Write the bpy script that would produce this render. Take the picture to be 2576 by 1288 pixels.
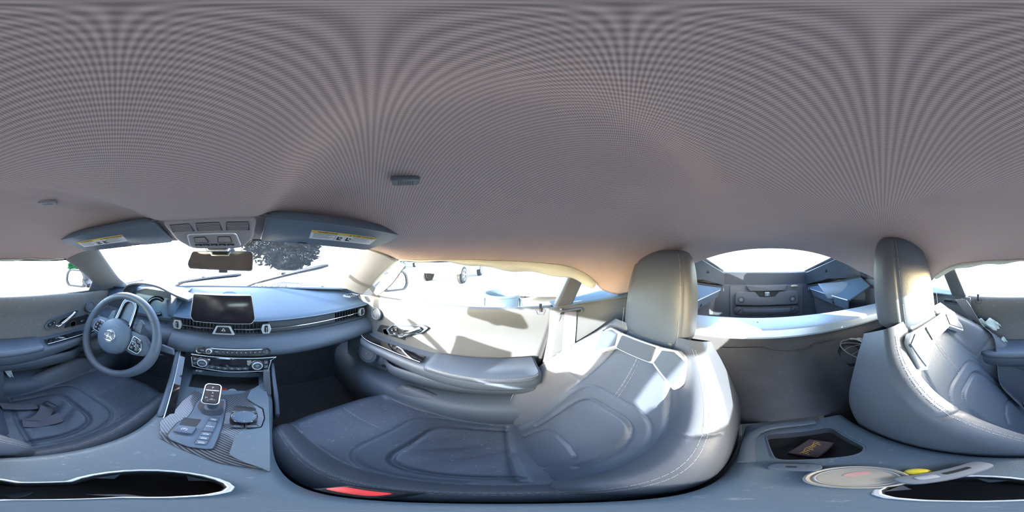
import bpy, bmesh, math, random
from mathutils import Vector as V, Matrix
from math import sin, cos, tan, pi, radians, sqrt, exp, atan2

# ------------------------------------------------------------------ scene, camera, light
SC = bpy.context.scene
COL = SC.collection
for o in list(bpy.data.objects):
    bpy.data.objects.remove(o)
random.seed(7)

CX, CY, CZ = 0.08, 0.0, 0.97          # lens position in the cabin (x right, y forward, z up from the cabin floor)
FWD = 611.0                           # picture column that looks straight ahead
PPR = 2576 / (2 * pi)
cam_d = bpy.data.cameras.new('camera')
cam = bpy.data.objects.new('camera', cam_d)
COL.objects.link(cam)
cam.location = (CX, CY, CZ)
cam.rotation_euler = (pi / 2, 0, -(1288 - FWD) / PPR)
cam_d.type = 'PANO'
for holder in (cam_d, getattr(cam_d, 'cycles', None)):
    try:
        holder.panorama_type = 'EQUIRECTANGULAR'
    except Exception:
        pass
cam_d.clip_start = 0.005
cam_d.clip_end = 500
SC.camera = cam

W = bpy.data.worlds.new('sky')
SC.world = W
W.use_nodes = True
wn, wl = W.node_tree.nodes, W.node_tree.links
bg = wn['Background']
sky = wn.new('ShaderNodeTexSky')
sky.sky_type = 'NISHITA'
sky.sun_disc = False
sky.sun_elevation = radians(20)
sky.sun_rotation = radians(-50)
sky.air_density = 1.0
sky.dust_density = 1.6
wl.new(sky.outputs['Color'], bg.inputs['Color'])
bg.inputs['Strength'].default_value = 0.60

SUN_AZ, SUN_EL = radians(-50), radians(13.5)      # azimuth clockwise from straight ahead
sd = bpy.data.lights.new('sun', 'SUN')
sd.energy = 6.5
sd.angle = radians(0.55)
sd.color = (1.0, 0.97, 0.935)
sun = bpy.data.objects.new('sun', sd)
COL.objects.link(sun)
sdir = V((sin(SUN_AZ) * cos(SUN_EL), cos(SUN_AZ) * cos(SUN_EL), sin(SUN_EL)))
sun.rotation_euler = sdir.to_track_quat('Z', 'Y').to_euler()
sun.location = sdir * 20

vs = SC.view_settings
vs.view_transform = 'Standard'
vs.look = 'None'
vs.gamma = 1.0
vs.use_curve_mapping = False
vs.exposure = 2.25
SC.cycles.use_denoising = True
SC.cycles.max_bounces = 10
SC.cycles.diffuse_bounces = 6
SC.cycles.transparent_max_bounces = 12
SC.cycles.sample_clamp_indirect = 6
SC.cycles.caustics_reflective = False
SC.cycles.caustics_refractive = False

# ------------------------------------------------------------------ picture directions to points
def ray(px, py):
    t = (px - FWD) / PPR
    e = (644 - py) / 1288 * pi
    return V((sin(t) * cos(e), cos(t) * cos(e), sin(e)))
CAM = V((CX, CY, CZ))
def atx(px, py, x):
    d = ray(px, py); return CAM + d * ((x - CX) / d.x)
def aty(px, py, y):
    d = ray(px, py); return CAM + d * ((y - CY) / d.y)
def atz(px, py, z):
    d = ray(px, py); return CAM + d * ((z - CZ) / d.z)
def atr(px, py, r):
    d = ray(px, py); return CAM + d * (r / sqrt(d.x * d.x + d.y * d.y))

# ------------------------------------------------------------------ materials
MAT = {}
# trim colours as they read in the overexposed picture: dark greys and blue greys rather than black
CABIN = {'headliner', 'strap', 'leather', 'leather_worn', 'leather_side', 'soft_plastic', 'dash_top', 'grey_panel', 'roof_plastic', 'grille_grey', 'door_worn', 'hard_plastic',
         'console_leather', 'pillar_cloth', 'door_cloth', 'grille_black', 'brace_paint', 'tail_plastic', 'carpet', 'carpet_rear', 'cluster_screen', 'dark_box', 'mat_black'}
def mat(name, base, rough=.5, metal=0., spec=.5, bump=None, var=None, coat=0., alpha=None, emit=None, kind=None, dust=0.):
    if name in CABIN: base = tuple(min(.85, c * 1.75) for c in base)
    m = bpy.data.materials.new(name); m.use_nodes = True
    nt = m.node_tree; N, L = nt.nodes, nt.links
    b = N['Principled BSDF']
    b.inputs['Base Color'].default_value = (*base, 1)
    b.inputs['Roughness'].default_value = rough
    b.inputs['Metallic'].default_value = metal
    b.inputs['Specular IOR Level'].default_value = spec
    b.inputs['Coat Weight'].default_value = coat
    b.inputs['Coat Roughness'].default_value = .04
    tc = N.new('ShaderNodeTexCoord')
    col = None
    if var:
        sc_, amt = var
        n = N.new('ShaderNodeTexNoise'); n.inputs['Scale'].default_value = sc_; n.inputs['Detail'].default_value = 4
        L.new(tc.outputs['Object'], n.inputs['Vector'])
        mx = N.new('ShaderNodeMix'); mx.data_type = 'RGBA'
        mx.inputs[6].default_value = (*[c * (1 - amt) for c in base], 1)
        mx.inputs[7].default_value = (*[min(1, c * (1 + amt)) for c in base], 1)
        L.new(n.outputs['Fac'], mx.inputs[0])
        col = mx.outputs[2]
    if dust:
        n = N.new('ShaderNodeTexNoise'); n.inputs['Scale'].default_value = 70; n.inputs['Detail'].default_value = 9; n.inputs['Roughness'].default_value = .78
        L.new(tc.outputs['Object'], n.inputs['Vector'])
        r = N.new('ShaderNodeValToRGB'); r.color_ramp.elements[0].position = .585; r.color_ramp.elements[1].position = .66
        r.color_ramp.elements[1].color = (dust, dust, dust, 1)
        L.new(n.outputs['Fac'], r.inputs[0])
        mx = N.new('ShaderNodeMix'); mx.data_type = 'RGBA'
        if col: L.new(col, mx.inputs[6])
        else: mx.inputs[6].default_value = (*base, 1)
        mx.inputs[7].default_value = (.5, .48, .45, 1)
        L.new(r.outputs[0], mx.inputs[0])
        col = mx.outputs[2]
    if col: L.new(col, b.inputs['Base Color'])
    if bump:
        sc_, st = bump
        n = N.new('ShaderNodeTexNoise'); n.inputs['Scale'].default_value = sc_; n.inputs['Detail'].default_value = 3
        L.new(tc.outputs['Object'], n.inputs['Vector'])
        bp = N.new('ShaderNodeBump'); bp.inputs['Strength'].default_value = st; bp.inputs['Distance'].default_value = .002
        L.new(n.outputs['Fac'], bp.inputs['Height']); L.new(bp.outputs['Normal'], b.inputs['Normal'])
    if emit:
        b.inputs['Emission Color'].default_value = (*emit[:3], 1); b.inputs['Emission Strength'].default_value = emit[3]
    MAT[name] = m
    return m

def weave(name, base, pitch, amt, rough=.9, bumpd=.0006):
    """knitted cloth: two crossed ribs give colour and relief"""
    m = mat(name, base, rough, spec=.15)
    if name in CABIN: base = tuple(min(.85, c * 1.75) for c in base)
    nt = m.node_tree; N, L = nt.nodes, nt.links; b = N['Principled BSDF']
    tc = N.new('ShaderNodeTexCoord'); sp = N.new('ShaderNodeSeparateXYZ'); L.new(tc.outputs['Object'], sp.inputs[0])
    def wv(a, c, k):
        s = N.new('ShaderNodeMath'); s.operation = 'MULTIPLY'; L.new(sp.outputs[a], s.inputs[0]); s.inputs[1].default_value = k
        t = N.new('ShaderNodeMath'); t.operation = 'MULTIPLY_ADD'; L.new(sp.outputs[c], t.inputs[0]); t.inputs[1].default_value = k * .5; L.new(s.outputs[0], t.inputs[2])
        q = N.new('ShaderNodeMath'); q.operation = 'SINE'; L.new(t.outputs[0], q.inputs[0]); return q
    k = 2 * pi / pitch
    a, c = wv(0, 1, k), wv(1, 0, -k)
    mu = N.new('ShaderNodeMath'); mu.operation = 'MULTIPLY'; L.new(a.outputs[0], mu.inputs[0]); L.new(c.outputs[0], mu.inputs[1])
    mr = N.new('ShaderNodeMapRange'); mr.inputs[1].default_value = -1; mr.inputs[2].default_value = 1
    L.new(mu.outputs[0], mr.inputs[0])
    mx = N.new('ShaderNodeMix'); mx.data_type = 'RGBA'
    mx.inputs[6].default_value = (*[c_ * (1 - amt) for c_ in base], 1); mx.inputs[7].default_value = (*[c_ * (1 + amt) for c_ in base], 1)
    L.new(mr.outputs[0], mx.inputs[0]); L.new(mx.outputs[2], b.inputs['Base Color'])
    bp = N.new('ShaderNodeBump'); bp.inputs['Strength'].default_value = .5; bp.inputs['Distance'].default_value = bumpd
    L.new(mr.outputs[0], bp.inputs['Height']); L.new(bp.outputs['Normal'], b.inputs['Normal'])
    return m

def carbon(name):
    m = mat(name, (.03, .033, .038), .28, coat=.6)
    nt = m.node_tree; N, L = nt.nodes, nt.links; b = N['Principled BSDF']
    tc = N.new('ShaderNodeTexCoord'); w = N.new('ShaderNodeTexWave'); w.wave_type = 'BANDS'; w.bands_direction = 'DIAGONAL'
    w.inputs['Scale'].default_value = 78; w.inputs['Distortion'].default_value = .0
    L.new(tc.outputs['Object'], w.inputs['Vector'])
    r = N.new('ShaderNodeValToRGB'); r.color_ramp.elements[0].color = (.018, .02, .024, 1); r.color_ramp.elements[1].color = (.13, .14, .155, 1)
    r.color_ramp.elements[0].position = .35; r.color_ramp.elements[1].position = .65
    L.new(w.outputs['Fac'], r.inputs[0]); L.new(r.outputs[0], b.inputs['Base Color'])
    return m

def glass(name, tint, dirt=0., refl=.06):
    m = bpy.data.materials.new(name); m.use_nodes = True
    nt = m.node_tree; N, L = nt.nodes, nt.links
    N.remove(N['Principled BSDF']); out = N['Material Output']
    tr = N.new('ShaderNodeBsdfTransparent'); tr.inputs[0].default_value = (*tint, 1)
    gl = N.new('ShaderNodeBsdfGlossy'); gl.inputs['Roughness'].default_value = .02
    lw = N.new('ShaderNodeLayerWeight'); lw.inputs['Blend'].default_value = .5
    pw = N.new('ShaderNodeMath'); pw.operation = 'POWER'; L.new(lw.outputs['Facing'], pw.inputs[0]); pw.inputs[1].default_value = 5
    fr = N.new('ShaderNodeMath'); fr.operation = 'MULTIPLY_ADD'; L.new(pw.outputs[0], fr.inputs[0]); fr.inputs[1].default_value = .7; fr.inputs[2].default_value = .03
    mx = N.new('ShaderNodeMixShader'); L.new(fr.outputs[0], mx.inputs[0]); L.new(tr.outputs[0], mx.inputs[1]); L.new(gl.outputs[0], mx.inputs[2])
    last = mx
    if dirt:
        tc = N.new('ShaderNodeTexCoord')
        a = N.new('ShaderNodeTexVoronoi'); a.inputs['Scale'].default_value = 160; L.new(tc.outputs['Object'], a.inputs['Vector'])
        n = N.new('ShaderNodeTexNoise'); n.inputs['Scale'].default_value = 26; n.inputs['Detail'].default_value = 6; L.new(tc.outputs['Object'], n.inputs['Vector'])
        r = N.new('ShaderNodeValToRGB'); r.color_ramp.elements[0].position = .10; r.color_ramp.elements[0].color = (1, 1, 1, 1)
        r.color_ramp.elements[1].position = .26; r.color_ramp.elements[1].color = (0, 0, 0, 1)
        L.new(a.outputs['Distance'], r.inputs[0])
        r2 = N.new('ShaderNodeValToRGB'); r2.color_ramp.elements[0].position = .50; r2.color_ramp.elements[1].position = .74
        L.new(n.outputs['Fac'], r2.inputs[0])
        mu = N.new('ShaderNodeMath'); mu.operation = 'MULTIPLY_ADD'; L.new(r.outputs[0], mu.inputs[0]); L.new(r2.outputs[0], mu.inputs[1]); mu.inputs[2].default_value = .012
        mm = N.new('ShaderNodeMath'); mm.operation = 'MULTIPLY'; L.new(mu.outputs[0], mm.inputs[0]); mm.inputs[1].default_value = dirt
        df = N.new('ShaderNodeBsdfTranslucent'); df.inputs[0].default_value = (.8, .8, .78, 1)
        m2 = N.new('ShaderNodeMixShader'); L.new(mm.outputs[0], m2.inputs[0]); L.new(mx.outputs[0], m2.inputs[1]); L.new(df.outputs[0], m2.inputs[2])
        last = m2
    L.new(last.outputs[0], out.inputs['Surface'])
    MAT[name] = m
    return m

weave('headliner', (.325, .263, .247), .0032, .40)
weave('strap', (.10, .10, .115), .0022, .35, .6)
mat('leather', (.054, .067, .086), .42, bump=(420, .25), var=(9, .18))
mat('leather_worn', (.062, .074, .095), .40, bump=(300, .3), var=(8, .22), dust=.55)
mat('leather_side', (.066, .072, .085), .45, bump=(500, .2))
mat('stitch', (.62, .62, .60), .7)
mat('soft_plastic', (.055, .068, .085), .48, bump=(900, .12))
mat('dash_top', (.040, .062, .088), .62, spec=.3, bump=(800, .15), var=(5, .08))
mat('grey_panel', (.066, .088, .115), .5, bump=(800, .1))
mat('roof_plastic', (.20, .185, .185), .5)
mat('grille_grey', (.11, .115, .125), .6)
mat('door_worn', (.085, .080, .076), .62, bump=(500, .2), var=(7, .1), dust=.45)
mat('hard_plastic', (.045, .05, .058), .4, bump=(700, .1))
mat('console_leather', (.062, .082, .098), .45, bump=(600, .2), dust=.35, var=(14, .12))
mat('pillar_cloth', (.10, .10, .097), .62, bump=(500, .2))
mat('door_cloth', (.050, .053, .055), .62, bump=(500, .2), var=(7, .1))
mat('black_plastic', (.022, .023, .026), .45)
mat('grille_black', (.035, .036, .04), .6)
mat('piano_black', (.010, .010, .013), .06, coat=1.)
mat('silver', (.72, .73, .75), .32, metal=.85)
mat('satin_silver', (.80, .82, .84), .38, metal=.55)
mat('chrome', (.85, .86, .88), .12, metal=1.)
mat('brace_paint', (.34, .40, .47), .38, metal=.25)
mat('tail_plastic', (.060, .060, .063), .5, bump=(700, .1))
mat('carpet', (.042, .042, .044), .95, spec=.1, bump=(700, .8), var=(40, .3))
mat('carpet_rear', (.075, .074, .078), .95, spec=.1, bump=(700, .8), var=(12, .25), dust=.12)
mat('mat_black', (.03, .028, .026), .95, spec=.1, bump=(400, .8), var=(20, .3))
mat('rubber', (.02, .02, .021), .7)
mat('screen', (.018, .014, .020), .16, var=(30, .3))
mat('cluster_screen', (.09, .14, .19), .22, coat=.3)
mat('white_print', (.80, .80, .80), .6)
mat('grey_print', (.33, .34, .36), .6)
mat('label_white', (.78, .79, .80), .6)
mat('label_yellow', (.85, .58, .02), .55)
mat('ink', (.02, .02, .022), .6)
mat('red_plastic', (.70, .05, .05), .35)
mat('red_ring', (.45, .03, .03), .4)
mat('gold_print', (.80, .50, .08), .4, metal=.3)
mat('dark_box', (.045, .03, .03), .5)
mat('airbag_cloth', (.62, .66, .60), .85, bump=(300, .35), spec=.1)
mat('mirror_glass', (.75, .77, .78), .02, metal=1.)
mat('mirror_tint', (.42, .40, .34), .03, metal=1.)
mat('cream', (.34, .31, .26), .45, var=(20, .12))
mat('yellow_plastic', (.85, .68, .05), .35)
mat('pink_stain', (.52, .28, .26), .5)
mat('amber_lens', (.75, .62, .35), .25)
mat('car_silver', (.60, .62, .64), .22, metal=.5, coat=1.)
mat('car_white', (.82, .83, .84), .25, coat=.8)
mat('car_glass', (.03, .04, .05), .05, coat=.5)
mat('tyre', (.025, .025, .025), .8)
mat('alloy', (.55, .56, .58), .3, metal=.9)
mat('ground', (.46, .44, .41), .9, bump=(60, .5), var=(3, .2))
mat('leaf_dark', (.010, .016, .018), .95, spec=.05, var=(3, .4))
mat('van_panel', (.13, .17, .22), .5)
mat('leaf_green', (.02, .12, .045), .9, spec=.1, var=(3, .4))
mat('bark', (.07, .05, .035), .9, bump=(40, .8))
mat('tub_blue', (.055, .085, .105), .4, dust=.5)
mat('orange_badge', (.62, .25, .06), .5)
mat('twig', (.16, .11, .06), .9)
mat('dry_leaf', (.34, .27, .13), .8)
carbon('carbon')
glass('windscreen_glass', (.93, .96, .97), dirt=.5)
glass('side_glass', (.90, .95, .94), dirt=.015)
glass('rear_glass', (.88, .93, .95), dirt=.02)

# ------------------------------------------------------------------ mesh helpers
def smooth(a, b, x):
    t = max(0., min(1., (x - a) / (b - a))); return t * t * (3 - 2 * t)
def lerp(a, b, t): return a + (b - a) * t
def interp(tab, x):
    """piecewise cubic through a sorted table [(x, v), ...]; v number or tuple"""
    if x <= tab[0][0]: return tab[0][1]
    if x >= tab[-1][0]: return tab[-1][1]
    for i in range(len(tab) - 1):
        if tab[i][0] <= x <= tab[i + 1][0]:
            p1, p2 = tab[i], tab[i + 1]
            p0 = tab[i - 1] if i else p1
            p3 = tab[i + 2] if i + 2 < len(tab) else p2
            t = (x - p1[0]) / (p2[0] - p1[0])
            def f(a, b, c, d):
                h = p2[0] - p1[0]
                m1 = (c - a) / max(1e-9, (p2[0] - p0[0])) * h; m2 = (d - b) / max(1e-9, (p3[0] - p1[0])) * h
                return (2*t**3 - 3*t*t + 1)*b + (t**3 - 2*t*t + t)*m1 + (-2*t**3 + 3*t*t)*c + (t**3 - t*t)*m2
            if isinstance(p1[1], (int, float)): return f(p0[1], p1[1], p2[1], p3[1])
            return tuple(f(a, b, c, d) for a, b, c, d in zip(p0[1], p1[1], p2[1], p3[1]))

def curve(pts, n, closed=False):
    """smooth polyline through points"""
    P = [V(p) for p in pts]; out = []; k = len(P)
    segs = k if closed else k - 1
    for i in range(segs):
        p1, p2 = P[i], P[(i + 1) % k]
        p0 = P[i - 1] if (closed or i) else p1
        p3 = P[(i + 2) % k] if (closed or i + 2 < k) else p2
        for j in range(n):
            t = j / n
            out.append(.5 * ((2*p1) + (p2 - p0)*t + (2*p0 - 5*p1 + 4*p2 - p3)*t*t + (3*p1 - p0 - 3*p2 + p3)*t**3))
    if not closed: out.append(P[-1].copy())
    return out

class Frame:
    def __init__(s, o, x, y):
        s.o = V(o); s.x = V(x).normalized(); s.n = s.x.cross(V(y)).normalized(); s.y = s.n.cross(s.x).normalized()
    def p(s, u, v, w=0.): return s.o + s.x * u + s.y * v + s.n * w
    def sub(s, u, v, w=0., ang=0.):
        c, q = cos(ang), sin(ang)
        return Frame(s.p(u, v, w), s.x * c + s.y * q, s.y * c - s.x * q)

def rrect(w, h, r, n=5, cx=0, cy=0):
    r = min(r, w / 2 - 1e-5, h / 2 - 1e-5); out = []
    for (sx, sy, a0) in ((1, 1, 0), (-1, 1, 90), (-1, -1, 180), (1, -1, 270)):
        for i in range(n + 1):
            a = radians(a0 + 90 * i / n)
            out.append((cx + sx * (w / 2 - r) + r * cos(a), cy + sy * (h / 2 - r) + r * sin(a)))
    return out
def ellip(a, b, n=28, cx=0, cy=0): return [(cx + a * cos(2*pi*i/n), cy + b * sin(2*pi*i/n)) for i in range(n)]
def rpoly(pts, r, n=4):
    """polygon (ccw) with rounded corners"""
    out = []; k = len(pts)
    for i in range(k):
        a, b, c = V(pts[i - 1]).to_2d(), V(pts[i]).to_2d(), V(pts[(i + 1) % k]).to_2d()
        d1, d2 = (a - b), (c - b); rr = min(r, d1.length * .45, d2.length * .45)
        p, q = b + d1.normalized() * rr, b + d2.normalized() * rr
        for j in range(n + 1):
            t = j / n
            out.append(tuple(p * (1 - t)**2 + b * 2 * t * (1 - t) + q * t * t))
    return out
def inset(pts, k, c=None):
    if c is None: c = (sum(p[0] for p in pts) / len(pts), sum(p[1] for p in pts) / len(pts))
    return [(c[0] + (p[0] - c[0]) * k, c[1] + (p[1] - c[1]) * k) for p in pts]

class MB:
    def __init__(s): s.v = []; s.f = []
    def add(s, vs_, fs):
        b = len(s.v); s.v += [V(q) for q in vs_]; s.f += [[b + i for i in f] for f in fs]; return s
    def box(s, c, sz, fr=None):
        c = V(c); x, y, z = (V((1, 0, 0)), V((0, 1, 0)), V((0, 0, 1))) if fr is None else (fr.x, fr.y, fr.n)
        vs_ = [c + x * (i * sz[0] / 2) + y * (j * sz[1] / 2) + z * (k * sz[2] / 2) for i in (-1, 1) for j in (-1, 1) for k in (-1, 1)]
        return s.add(vs_, [(0, 1, 3, 2), (4, 6, 7, 5), (0, 4, 5, 1), (2, 3, 7, 6), (0, 2, 6, 4), (1, 5, 7, 3)])
    def loft(s, rings, closed=True, caps=True):
        n = len(rings[0]); fs = []
        for i in range(len(rings) - 1):
            for j in range(n if closed else n - 1):
                a, b = i * n + j, i * n + (j + 1) % n
                fs.append((a, b, b + n, a + n))
        if caps and closed:
            fs.append(tuple(range(n - 1, -1, -1))); fs.append(tuple((len(rings) - 1) * n + j for j in range(n)))
        return s.add([q for r in rings for q in r], fs)
    def tube(s, pts, r, n=8, closed=False, caps=True, up=None, flat=None):
        P = [V(p) for p in pts]; k = len(P); rings = []
        t0 = (P[1] - P[0]).normalized()
        u = V(up) if up else (V((0, 0, 1)) if abs(t0.z) < .9 else V((1, 0, 0)))
        u = (u - t0 * u.dot(t0)).normalized()
        for i in range(k):
            a, b = (P[i - 1] if (i or closed) else P[0]), (P[(i + 1) % k] if (i < k - 1 or closed) else P[-1])
            t = (b - a).normalized(); u = (u - t * u.dot(t)).normalized(); w = t.cross(u)
            rr = r[i] if isinstance(r, (list, tuple)) else r
            fu, fw = flat or (1, 1)
            rings.append([P[i] + (u * cos(2*pi*j/n) * fu + w * sin(2*pi*j/n) * fw) * rr for j in range(n)])
        if closed: rings.append(rings[0])
        return s.loft(rings, True, caps and not closed)
    def prism(s, pts, off):
        """closed polygon of 3-D points pushed along off"""
        P = [V(p) for p in pts]; n = len(P); off = V(off)
        fs = [tuple(range(n - 1, -1, -1)), tuple(range(n, 2 * n))] + [(j, (j + 1) % n, n + (j + 1) % n, n + j) for j in range(n)]
        return s.add(P + [p + off for p in P], fs)
    def plate(s, fr, poly, w0, w1, cham=0.):
        """polygon in a frame between heights w0 and w1, with an optional chamfer at w1"""
        if cham:
            c = (sum(p[0] for p in poly) / len(poly), sum(p[1] for p in poly) / len(poly))
            R = max(sqrt((p[0]-c[0])**2 + (p[1]-c[1])**2) for p in poly)
            k1 = 1 - .35 * cham / R; k2 = 1 - 1.0 * cham / R
            rings = [[fr.p(a, b, w0) for a, b in poly], [fr.p(a, b, w1 - cham) for a, b in poly],
                     [fr.p(a, b, w1 - cham * .3) for a, b in inset(poly, k1, c)], [fr.p(a, b, w1) for a, b in inset(poly, k2, c)]]
            return s.loft(rings)
        return s.prism([fr.p(a, b, w0) for a, b in poly], fr.n * (w1 - w0))
    def ring(s, fr, outer, inner, w0, w1):
        """flat frame between two polygons of equal count"""
        n = len(outer); vs_ = [fr.p(a, b, w) for poly, w in ((outer, w0), (outer, w1), (inner, w1), (inner, w0)) for a, b in poly]
        fs = []
        for q in range(4):
            for j in range(n):
                k = (j + 1) % n; a, b = q * n, ((q + 1) % 4) * n
                fs.append((a + j, a + k, b + k, b + j))
        return s.add(vs_, fs)
    def lathe(s, fr, prof, n=24, caps=True):
        return s.loft([[fr.p(r * cos(2*pi*j/n), r * sin(2*pi*j/n), h) for j in range(n)] for r, h in prof], True, caps)
    def grid(s, fn, nu, nv):
        vs_ = [fn(i / nu, j / nv) for i in range(nu + 1) for j in range(nv + 1)]
        fs = [(i*(nv+1)+j, (i+1)*(nv+1)+j, (i+1)*(nv+1)+j+1, i*(nv+1)+j+1) for i in range(nu) for j in range(nv)]
        return s.add(vs_, fs)
    def ribbon(s, pts, widths, th):
        """strap: centre line, list of half-width vectors, thickness along the normal"""
        P = [V(p) for p in pts]; k = len(P); rings = []
        for i in range(k):
            t = (P[min(k-1, i+1)] - P[max(0, i-1)]).normalized(); w = V(widths[i]) if isinstance(widths, list) else V(widths)
            nn = t.cross(w).normalized() * th / 2
            rings.append([P[i] - w - nn, P[i] + w - nn, P[i] + w + nn, P[i] - w + nn])
        return s.loft(rings)
    def build(s, name, m, parent=None, smooth_=True, sharp=38, bevel=0., seg=2, solid=0., sub=0, kind=None, label=None, weld=False, recalc=True):
        me = bpy.data.meshes.new(name)
        off = wloc(parent) if parent is not None else V((0, 0, 0))
        me.from_pydata([tuple(q - off) for q in s.v], [], s.f)
        bm = bmesh.new(); bm.from_mesh(me)
        if weld: bmesh.ops.remove_doubles(bm, verts=bm.verts, dist=1e-5)
        if recalc: bmesh.ops.recalc_face_normals(bm, faces=bm.faces)
        bm.to_mesh(me); bm.free()
        me.materials.append(MAT[m] if isinstance(m, str) else m)
        if smooth_:
            me.shade_smooth(); me.set_sharp_from_angle(angle=radians(sharp))
        o = bpy.data.objects.new(name, me); COL.objects.link(o)
        if parent is not None: o.parent = parent
        if solid:
            md = o.modifiers.new('thickness', 'SOLIDIFY'); md.thickness = solid; md.offset = -1
        if bevel:
            md = o.modifiers.new('edges', 'BEVEL'); md.width = bevel; md.segments = seg; md.limit_method = 'ANGLE'; md.angle_limit = radians(35)
        if sub:
            md = o.modifiers.new('smooth', 'SUBSURF'); md.levels = sub; md.render_levels = sub
        if kind: o['kind'] = kind
        if label: o['label'] = label
        return o

def wloc(o):
    l = V((0, 0, 0))
    while o is not None:
        l += o.location; o = o.parent
    return l
def tag(o, label, cat, group=None):
    o['label'] = label; o['category'] = cat
    if group: o['group'] = group
    return o
def thing(name, label, cat, loc=(0, 0, 0), group=None):
    o = bpy.data.objects.new(name, None); COL.objects.link(o); o.location = loc; o.empty_display_size = .03
    return tag(o, label, cat, group)
def struct(o, label=None):
    o['kind'] = 'structure'
    if label: o['label'] = label
    return o
def sempty(name, loc, label):
    o = bpy.data.objects.new(name, None); COL.objects.link(o); o.location = loc; o.empty_display_size = .03
    return struct(o, label)

def words(name, txt, fr, size, m, parent, align='CENTER', depth=.0003, squash=1.):
    """flat lettering lying on a frame"""
    c = bpy.data.curves.new(name, 'FONT'); c.body = txt; c.size = size; c.align_x = align; c.align_y = 'CENTER'; c.extrude = depth / 2
    c.resolution_u = 3
    t = bpy.data.objects.new('tmp_text', c); COL.objects.link(t)
    dg = bpy.context.evaluated_depsgraph_get(); me = bpy.data.meshes.new_from_object(t.evaluated_get(dg))
    bpy.data.objects.remove(t); me.name = name
    off = wloc(parent) if parent is not None else V((0, 0, 0))
    for q in me.vertices:
        a = q.co; q.co = fr.p(a.x * squash, a.y, a.z + depth / 2) - off
    me.materials.clear(); me.materials.append(MAT[m])
    o = bpy.data.objects.new(name, me); COL.objects.link(o); o.parent = parent
    return o

def stitches(path, pitch=.0042, ln=.0026, r=.00042, off=None, m=None):
    """dashes of thread along a polyline, added to one mesh"""
    m = m or MB(); P = [V(p) for p in path]; acc = 0.
    for i in range(len(P) - 1):
        a, b = P[i], P[i + 1]; L = (b - a).length
        if L < 1e-7: continue
        t = (b - a) / L; d = (pitch - acc) if acc else 0.
        while d + ln <= L + 1e-9 or (d < L and d + ln < L + ln):
            p, q = a + t * d, a + t * min(L, d + ln)
            u = t.orthogonal().normalized() * r; w = t.cross(u)
            m.add([p - u, p + w, p + u, p - w, q - u, q + w, q + u, q - w], [(0, 1, 5, 4), (1, 2, 6, 5), (2, 3, 7, 6), (3, 0, 4, 7)])
            d += pitch
        acc = (L - (d - pitch)) % pitch
    return m

# ------------------------------------------------------------------ the shell of the cabin
XE = [(-.76, (.585, .815)), (-.62, (.60, .80)), (-.48, (.605, .80)), (-.38, (.595, .835)), (-.30, (.565, .895)), (-.22, (.556, .932)), (-.10, (.558, .948)), (.10, (.56, .956)), (.33, (.55, .957)), (.42, (.505, .985)), (.50, (.47, 1.006))]
ZC = [(-.76, 1.004), (-.5, 1.036), (-.2, 1.062), (.13, 1.072), (.33, 1.066), (.44, 1.046), (.52, 1.016)]
def roof_edge(y): return interp(XE, y)
def roof_z(x, y):
    xe, ze = roof_edge(y); zc = interp(ZC, y); t = min(1., abs(x) / xe)
    p = lerp(2.2, 3.2, smooth(-.7, -.3, y))
    b = .036 * smooth(-.62, -.2, y) * (1 - smooth(.26, .44, y)) * exp(-((abs(x) - .26) / .12) ** 2)
    b -= .020 * (1 - smooth(.105, .165, abs(x))) * smooth(-.24, -.17, y) * (1 - smooth(.30, .40, y)) + .012 * (1 - smooth(-.25, -.17, y)) * (1 - smooth(.25, .45, abs(x))) * smooth(-.62, -.45, y)
    return ze + (zc - ze) * (1 - t ** p) + b * (1 - smooth(.85, 1, t))
def roof_pt(u, v, dz=0.):
    y = lerp(.505, -.755, v) ; s = u * 2 - 1
    xe, ze = roof_edge(y)
    x = xe * (abs(s) ** .8) * (1 if s >= 0 else -1)
    yy = y - (.045 * (abs(s) ** 2.2)) * smooth(.3, .5, y)
    return V((x, yy, roof_z(x, y) + dz))
ceil = MB().grid(lambda u, v: roof_pt(u, v), 110, 120).build('ceiling', 'headliner', solid=-.006, sharp=80)
struct(ceil, 'brownish grey knitted headliner with two shallow domes over the seats')
roof = MB().grid(lambda u, v: roof_pt(lerp(-.0, 1., u), v, .028) + V((.02 * (1 if u > .5 else -1) * smooth(.3, .5, abs(u - .5)), 0, 0)), 40, 50).build('trim_1', 'car_silver', solid=-.004, sharp=80)
struct(roof, 'outer metal skin of the roof above the headliner')

# floor pan, firewall and body sides keep daylight out below the windows
fl = MB().box((0, .2, -.02), (1.42, 1.95, .04)).build('floor', 'carpet', smooth_=False)
struct(fl, 'dark carpet of the footwells')
m = MB()
m.box((0, 1.13, .32), (1.46, .04, .72)); m.add([(-.73, 1.13, 0), (.73, 1.13, 0), (.73, .92, 0), (-.73, .92, 0), (-.73, 1.11, .22), (.73, 1.11, .22)], [(0, 1, 2, 3), (3, 2, 5, 4)])
struct(m.build('wall_front', 'carpet', smooth_=False), 'dark carpeted toe board under the dashboard')
for sx, nm in ((1, 'wall_right'), (-1, 'wall_left')):
    m = MB(); m.box((sx * .73, .2, .14), (.06, 1.95, .36))
    # kick panel ahead of the door and quarter panel behind it
    m.box((sx * .735, .95, .43), (.03, .40, .68))
    m.prism([(sx * .73, -.20, .30), (sx * .73, -1.30, .30), (sx * .70, -1.30, .72), (sx * .64, -1.0, .80), (sx * .66, -.6, .79), (sx * .70, -.25, .77)], (sx * .03, 0, 0))
    struct(m.build(nm, 'hard_plastic', smooth_=False))

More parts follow.
